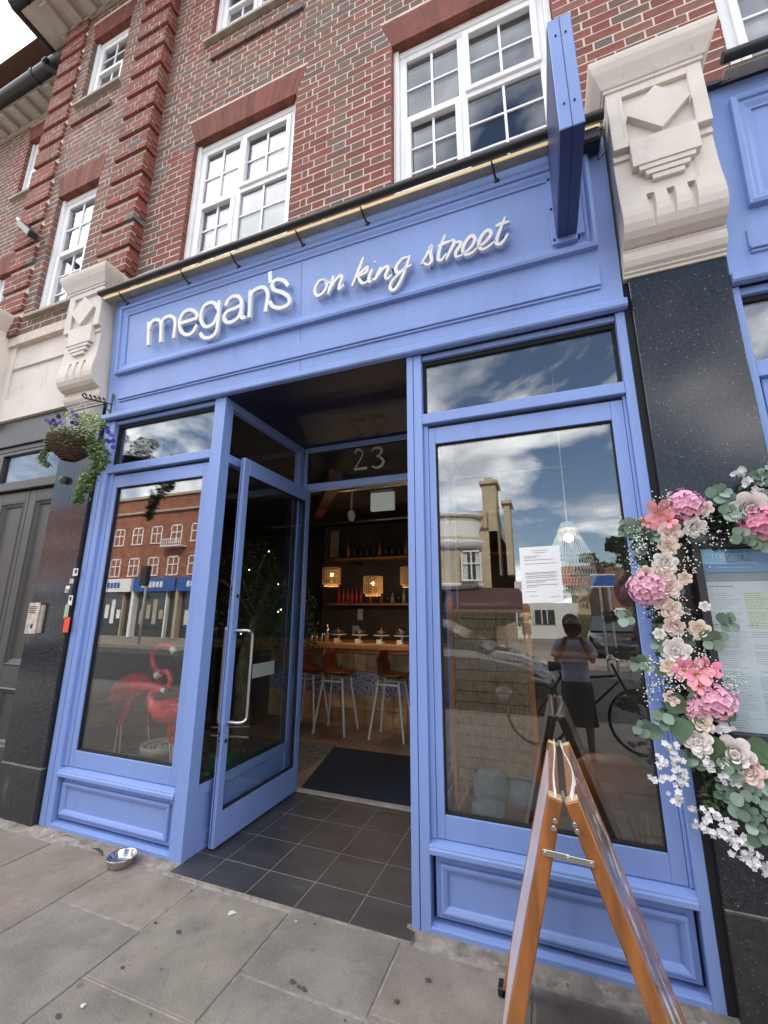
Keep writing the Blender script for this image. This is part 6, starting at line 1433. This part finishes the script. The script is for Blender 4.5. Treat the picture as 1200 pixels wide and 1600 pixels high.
# brown brick house with arched windows at the right
D3 = 17; y3 = .124 - D3; p, q = mir(945, 893, D3), mir(1015, 885, D3)
bh = thing('brown_brick_house', 'brown brick house with an arched white window right of the side street', 'building', (8, y3, 0))
part('wall', lambda g: g.box(p.x, 22, y3 - 8, y3, 0, q.z), mat('far_brown_brick', (.16, .10, .065), .9, var=.3, vs=5), 0, bh); part('tower', lambda g: g.box(p.x + 1.7, p.x + 3.0, y3 - 3, y3 - .2, q.z, q.z + 2.2), mat('far_tower', (.16, .10, .065), .9, var=.3, vs=5), 0, bh)
part('tower', lambda g: g.box(p.x + 6, p.x + 20, y3 - 6, y3 - .2, q.z, q.z + 3), FARB, 0, bh)
p, q = mir(958, 950, D3), mir(983, 972, D3); fwin(bh, p.x, q.x, q.z, p.z, y3)
# cedar and other trees
def fartree(x, y, h, r, label, m):
    t = thing('broad_tree', label, 'tree', (x, y, 0)); part('trunk', lambda g: g.tube([(x, y, 0), (x + .1, y, h * .5), (x, y, h * .95)], [r * .09, r * .06, r * .02], 8), BARK, 0, t)
    g = MB()
    for k in range(9):
        a_, zz = k * 2.1, h * (.45 + .06 * k); rr = r * (1 - k / 12)
        leafcloud(g, (x + rr * .45 * math.cos(a_), y + rr * .45 * math.sin(a_), zz), (rr * .6, rr * .6, h * .035), 150, .13, .5)
    g.build('foliage', m, t, kind='stuff')
p = mir(925, 880, 28); fartree(p.x, p.y, p.z + .9, 2.6, 'dark cedar tree with flat layered branches beyond the white shop', LEAFD)
fartree(-24, -12.5, 5.2, 1.3, 'small street tree before the red brick terrace', LEAFD)
# street sign on a pole
D4 = 9.5; p = mir(940, 915, D4); st_ = thing('street_sign', 'blue and white sign board on a grey pole across the street', 'sign', (p.x, p.y, 0))
part('pole', lambda g: (g.tube([(p.x - .05, p.y, -.13), (p.x - .05, p.y, p.z)], .03, 8), g.tube([(p.x + .15, p.y, -.13), (p.x + .15, p.y, p.z)], .03, 8)), STEEL, 0, st_)
part('sign_board', lambda g: g.box(p.x - .22, p.x + .30, p.y, p.y + .03, p.z - .02, p.z + .26), BLUS, 0, st_); part('sign_border', lambda g: (g.box(p.x - .24, p.x + .32, p.y + .001, p.y + .035, p.z + .25, p.z + .28), g.box(p.x - .24, p.x + .32, p.y + .001, p.y + .035, p.z - .04, p.z - .01)), FARW, 0, st_)
tl_ = thing('traffic_light', 'black traffic light on a grey post before the brick terrace', 'traffic light', (mir(232, 900, 12).x, .124 - 12, 0))
q = mir(230, 905, 12); part('post', lambda g: g.tube([(q.x, q.y, -.1), (q.x, q.y, q.z + .8)], .06, 8), STEEL, 0, tl_); part('signal_head', lambda g: g.box(q.x - .2, q.x + .2, q.y, q.y + .25, q.z - .3, q.z + .6), BLACK, .03, tl_)
# cars
def car(x, y, rot, m, label, L=4.3, grp='cars by the street'):
    t = thing('parked_car', label, 'car', (x, y, -.13), grp); M = Matrix.Translation((x, y, -.13)) @ Matrix.Rotation(rot, 4, 'Z')
    def tf(g): g.v = [tuple(M @ Vector(v)) for v in g.v]
    def body(g):
        sec = [(-2.12, .35, .62, .70), (-2.0, .28, .85, .80), (-1.5, .22, .98, .86), (-.9, .20, 1.0, .88), (0, .20, 1.0, .88), (.9, .20, .98, .88), (1.6, .22, .86, .84), (2.05, .30, .70, .74), (2.15, .40, .55, .66)]
        v = []
        for X, zl, zh, hw in sec: v += [(X, -hw, zl), (X, -hw, zh * .8), (X, -hw * .88, zh), (X, hw * .88, zh), (X, hw, zh * .8), (X, hw, zl)]
        g.add(v, [(6 * i + k, 6 * i + (k + 1) % 6, 6 * i + 6 + (k + 1) % 6, 6 * i + 6 + k) for i in range(8) for k in range(6)] + [(0, 1, 2, 3, 4, 5), (53, 52, 51, 50, 49, 48)], None, True); tf(g)
    part('body', body, m, 0, t)
    def cabin(g):
        sec = [(-1.75, .98, .98, .74), (-1.25, .98, 1.38, .66), (.15, .98, 1.45, .66), (1.15, .95, .98, .78)]; v = []
        for X, zl, zh, hw in sec: v += [(X, -.78, zl), (X, -hw, zh), (X, hw, zh), (X, .78, zl)]
        g.add(v, [(4 * i + k, 4 * i + k + 1, 4 * i + 5 + k, 4 * i + 4 + k) for i in range(3) for k in range(3)]); tf(g)
    part('glasshouse', cabin, FARG, 0, t)
    def roof(g): g.box(-1.2, .12, -.64, .64, 1.40, 1.47); tf(g)
    part('roof', roof, m, .03, t)
    for sx_ in (-1.35, 1.35):
        for sy_ in (-.80, .80):
            def wh(g):
                for r0, r1, h in ((.20, .32, .11),): g.lathe([(r0, -h), (r1 - .02, -h), (r1, -h + .03), (r1, h - .03), (r1 - .02, h), (r0, h)], (0, 0, 0), 24)
                g.v = [(sx_ + v[0], sy_ + v[2], .32 + v[1]) for v in g.v]; tf(g)
            w = part('wheel', wh, BLACK, 0, t)
            def rim(g):
                g.lathe([(.001, .09), (.05, .10), (.20, .06), (.20, -.06), (.05, -.10), (.001, -.09)], (0, 0, 0), 20); g.v = [(sx_ + v[0], sy_ + v[2], .32 + v[1]) for v in g.v]; tf(g)
            part('rim', rim, STEEL, 0, w)
    return t
p = mir(790, 1045, 5.6); car(p.x - 1.35, -5.9, 0, mat('grey_car_paint', (.16, .165, .175), .2, coat=1, metal=.5), 'glossy grey car parked at the kerb behind the photographer')
car(5.7, -15.5, R(95), mat('black_car_paint', (.01, .01, .012), .15, coat=1), 'black car parked in the side street', 4)
car(-15, -8.2, R(3), mat('silver_car_paint', (.35, .36, .38), .25, metal=.7), 'silver car passing in front of the brick terrace')
# bicycle leaning behind the photographer
RUBB = mat('tyre_rubber', (.02, .02, .02), .7)
by = thing('bicycle', 'black bicycle standing behind the photographer', 'bicycle', (3.9, -3.15, 0))
for wxp, nm in ((3.30, 0), (4.38, 1)):
    w = part('wheel', lambda g: g.tube([(wxp + .33 * math.cos(a), -3.15, .34 + .33 * math.sin(a)) for a in [2 * math.pi * i / 36 for i in range(37)]], .017, 8, False), RUBB, 0, by)
    part('spokes', lambda g: [g.tube([(wxp, -3.15, .34), (wxp + .32 * math.cos(a), -3.15, .34 + .32 * math.sin(a))], .0015, 3) for a in [2 * math.pi * i / 18 for i in range(18)]], STEEL, 0, w)
part('frame', lambda g: [g.tube(l, .016, 8) for l in ([(3.30, -3.15, .34), (3.72, -3.15, .30)], [(3.72, -3.15, .30), (3.58, -3.15, .82)], [(3.60, -3.15, .74), (4.16, -3.15, .80)], [(3.72, -3.15, .30), (4.18, -3.15, .74)], [(4.13, -3.15, .93), (4.38, -3.15, .34)], [(3.30, -3.15, .34), (3.59, -3.15, .76)])], BLACK, 0, by)
part('saddle', lambda g: g.tube([(3.46, -3.15, .87), (3.58, -3.15, .875), (3.72, -3.15, .87)], [.06, .05, .02], 8), BLACK, 0, by)
part('handlebar', lambda g: g.tube(catmull([(4.20, -2.90, .98), (4.13, -3.0, 1.0), (4.10, -3.15, .97), (4.13, -3.3, 1.0), (4.20, -3.4, .98)], 4), .013, 8), STEEL, 0, by)

# ---------------------------------------------------------------- people (seen in the glass)
SKIN = mat('skin', (.20, .10, .065), .55, var=.1); HAIR = mat('dark_hair', (.012, .009, .008), .5, var=.3, vs=30); SHIRT = mat('pale_blue_top', (.42, .46, .60), .8, var=.25, vs=9); SKIRT = mat('dark_skirt', (.02, .016, .02), .8); SKIN2 = mat('skin_light', (.40, .22, .15), .6)
def skin(name, verts, edges, radii, m, parent, root=0, sub=2):
    me = bpy.data.meshes.new(name); me.from_pydata([tuple(v) for v in verts], edges, []); o = bpy.data.objects.new(name, me); COL.objects.link(o); attach(o, parent); me.materials.append(m)
    md = o.modifiers.new('skin', 'SKIN'); md.use_smooth_shade = True
    ly = me.skin_vertices[0].data if me.skin_vertices else None
    if ly is None: return o
    for i, r in enumerate(radii):
        ly[i].radius = (r if isinstance(r, tuple) else (r, r)); ly[i].use_root = (i == root)
    s_ = o.modifiers.new('sub', 'SUBSURF'); s_.levels = sub; s_.render_levels = sub
    return o
def person(px_, py_, pose, label, group=None, top=SHIRT, low=SKIRT, H=1.62, face=1, sk=SKIN, hold=None):
    t = thing('person', label, 'person', (px_, py_, 0), group); s_ = H / 1.62
    def V(x, y, z): return Vector((px_ + x * s_, py_ + y * s_ * face, z * s_))
    hip, ch_, nk, hd_ = V(0, 0, .86), V(0, .01, 1.22), V(0, .02, 1.36), V(0, .035, 1.44)
    vs_ = [hip, V(0, 0, 1.0), ch_, V(0, .01, 1.31), nk, hd_, V(0, .03, 1.52), V(0, .02, 1.58)]; ra = [(.14, .10), (.115, .085), (.145, .095), (.11, .07), .048, .075, .088, .06]
    ed = [(0, 1), (1, 2), (2, 3), (3, 4), (4, 5), (5, 6), (6, 7)]
    for q in (-1, 1):
        n = len(vs_); vs_ += [V(q * .09, 0, .78), V(q * .10, .0 + .04 * (q if pose == 'stand' else 0), .45), V(q * .10, 0, .09), V(q * .11, .10, .035)]; ra += [.085, .055, .038, .03]; ed += [(0, n), (n, n + 1), (n + 1, n + 2), (n + 2, n + 3)]
        n = len(vs_)
        if pose == 'photo': vs_ += [V(q * .165, .01, 1.29), V(q * .20, .10, 1.08), V(q * .07, .25, 1.38)]
        else: vs_ += [V(q * .165, .01, 1.29), V(q * .20, -.02, 1.05), V(q * .10, .18, 1.10)]
        ra += [.05, .038, .027]; ed += [(3, n), (n, n + 1), (n + 1, n + 2)]
    skin('body', vs_, ed, [(r if isinstance(r, tuple) else (r, r)) if True else r for r in [tuple(k * s_ for k in r) if isinstance(r, tuple) else r * s_ for r in ra]], sk, t)
    part('top', lambda g: g.lathe([(.155 * s_, .80 * s_), (.15 * s_, .95 * s_), (.155 * s_, 1.10 * s_), (.185 * s_, 1.24 * s_), (.17 * s_, 1.31 * s_), (.07 * s_, 1.35 * s_)], (px_, py_ + .01, 0), 24, sy=.66), top, 0, t)
    for q in (-1, 1): part('sleeve', lambda g: g.tube([V(q * .12, .01, 1.31), V(q * .18, .03, 1.22), V(q * .20, .06, 1.14)], [.065 * s_, .068 * s_, .065 * s_], 12), top, 0, t)
    part('skirt', lambda g: g.lathe([(.14 * s_, .92 * s_), (.175 * s_, .80 * s_), (.19 * s_, .5 * s_), (.20 * s_, .38 * s_)], (px_, py_, 0), 24, sy=.72), low, 0, t)
    part('hair', lambda g: (g.ball(tuple(V(0, -.015, 1.535)), .098 * s_, 16, 10, 1.08), g.tube([V(0, -.05, 1.53), V(0, -.07, 1.42), V(0, -.06, 1.30)], [.085 * s_, .075 * s_, .03 * s_], 12)), HAIR, 0, t)
    part('face', lambda g: (g.ball(tuple(V(0, .045, 1.50)), .078 * s_, 16, 10, 1.2), g.tube([V(0, .118, 1.515), V(0, .137, 1.49), V(0, .125, 1.48)], [.008, .014, .01], 8), g.ball(tuple(V(-.08, .02, 1.5)), .018, 8, 6), g.ball(tuple(V(.08, .02, 1.5)), .018, 8, 6)), sk, 0, t)
    part('eyes', lambda g: (g.ball(tuple(V(-.03, .118, 1.518)), .010, 8, 6), g.ball(tuple(V(.03, .118, 1.518)), .010, 8, 6)), BLACK, 0, t)
    part('mouth', lambda g: g.tube([V(-.02, .122, 1.455), V(0, .127, 1.452), V(.02, .122, 1.455)], .004, 6), mat('lips', (.20, .05, .05), .5), 0, t)
    for q in (-1, 1):
        w = V(q * .07, .25, 1.38) if pose == 'photo' else V(q * .10, .18, 1.10); d_ = Vector((-q * .3, .15 * face, 1)).normalized() if pose == 'photo' else Vector((-q * .6, .8 * face, .1)).normalized(); sd_ = Vector((0, 1, 0)).cross(d_).normalized()
        hv, he, hr = [w, w + d_ * .045 * s_], [(0, 1)], [.024 * s_, .030 * s_]
        for k in range(5):
            o_ = sd_ * ((k - 1.5) * .019 * s_) if k < 4 else sd_ * (-q * .04 * s_); l_ = (.055, .066, .062, .048, .045)[k] * s_; n = len(hv)
            b_ = w + d_ * (.06 if k < 4 else .02) * s_ + o_; crl = Vector((-q * .35, .10 * face, 0)) * l_
            hv += [b_, b_ + d_ * l_ * .5 + crl * .3, b_ + d_ * l_ * .75 + crl]; he += [(1 if k < 4 else 0, n), (n, n + 1), (n + 1, n + 2)]; hr += [.0095 * s_, .0085 * s_, .007 * s_]
        skin('hand', hv, he, hr, sk, t, 0, 1)
    return t
pp = mir(893, 985, 2.85)
person(pp.x, pp.y - .05, 'photo', 'photographer in a pale blue top and dark skirt holding up a phone', H=1.46)
ph = thing('phone', 'dark red cased phone held up in front of the photographer', 'phone', (3.53, -2.40, 1.40))
hz = 1.38 * 1.46 / 1.62 + .05
part('phone_body', lambda g: g.box(pp.x - .085, pp.x + .085, pp.y + .20, pp.y + .21, hz + .0, hz + .08), mat('red_case', (.10, .01, .012), .4), .003, ph)
part('lens', lambda g: [g.tube([(pp.x - .07 + .02 * k, pp.y + .21, hz + .062), (pp.x - .07 + .02 * k, pp.y + .214, hz + .062)], .007, 12) for k in range(2)], BLACK, 0, ph)
q = mir(823, 988, 20); person(q.x, q.y, 'stand', 'man in a tan shirt and grey shorts walking down the side street', top=CREAM, low=mat('grey_shorts', (.08, .08, .09), .8), H=1.75, sk=SKIN2)
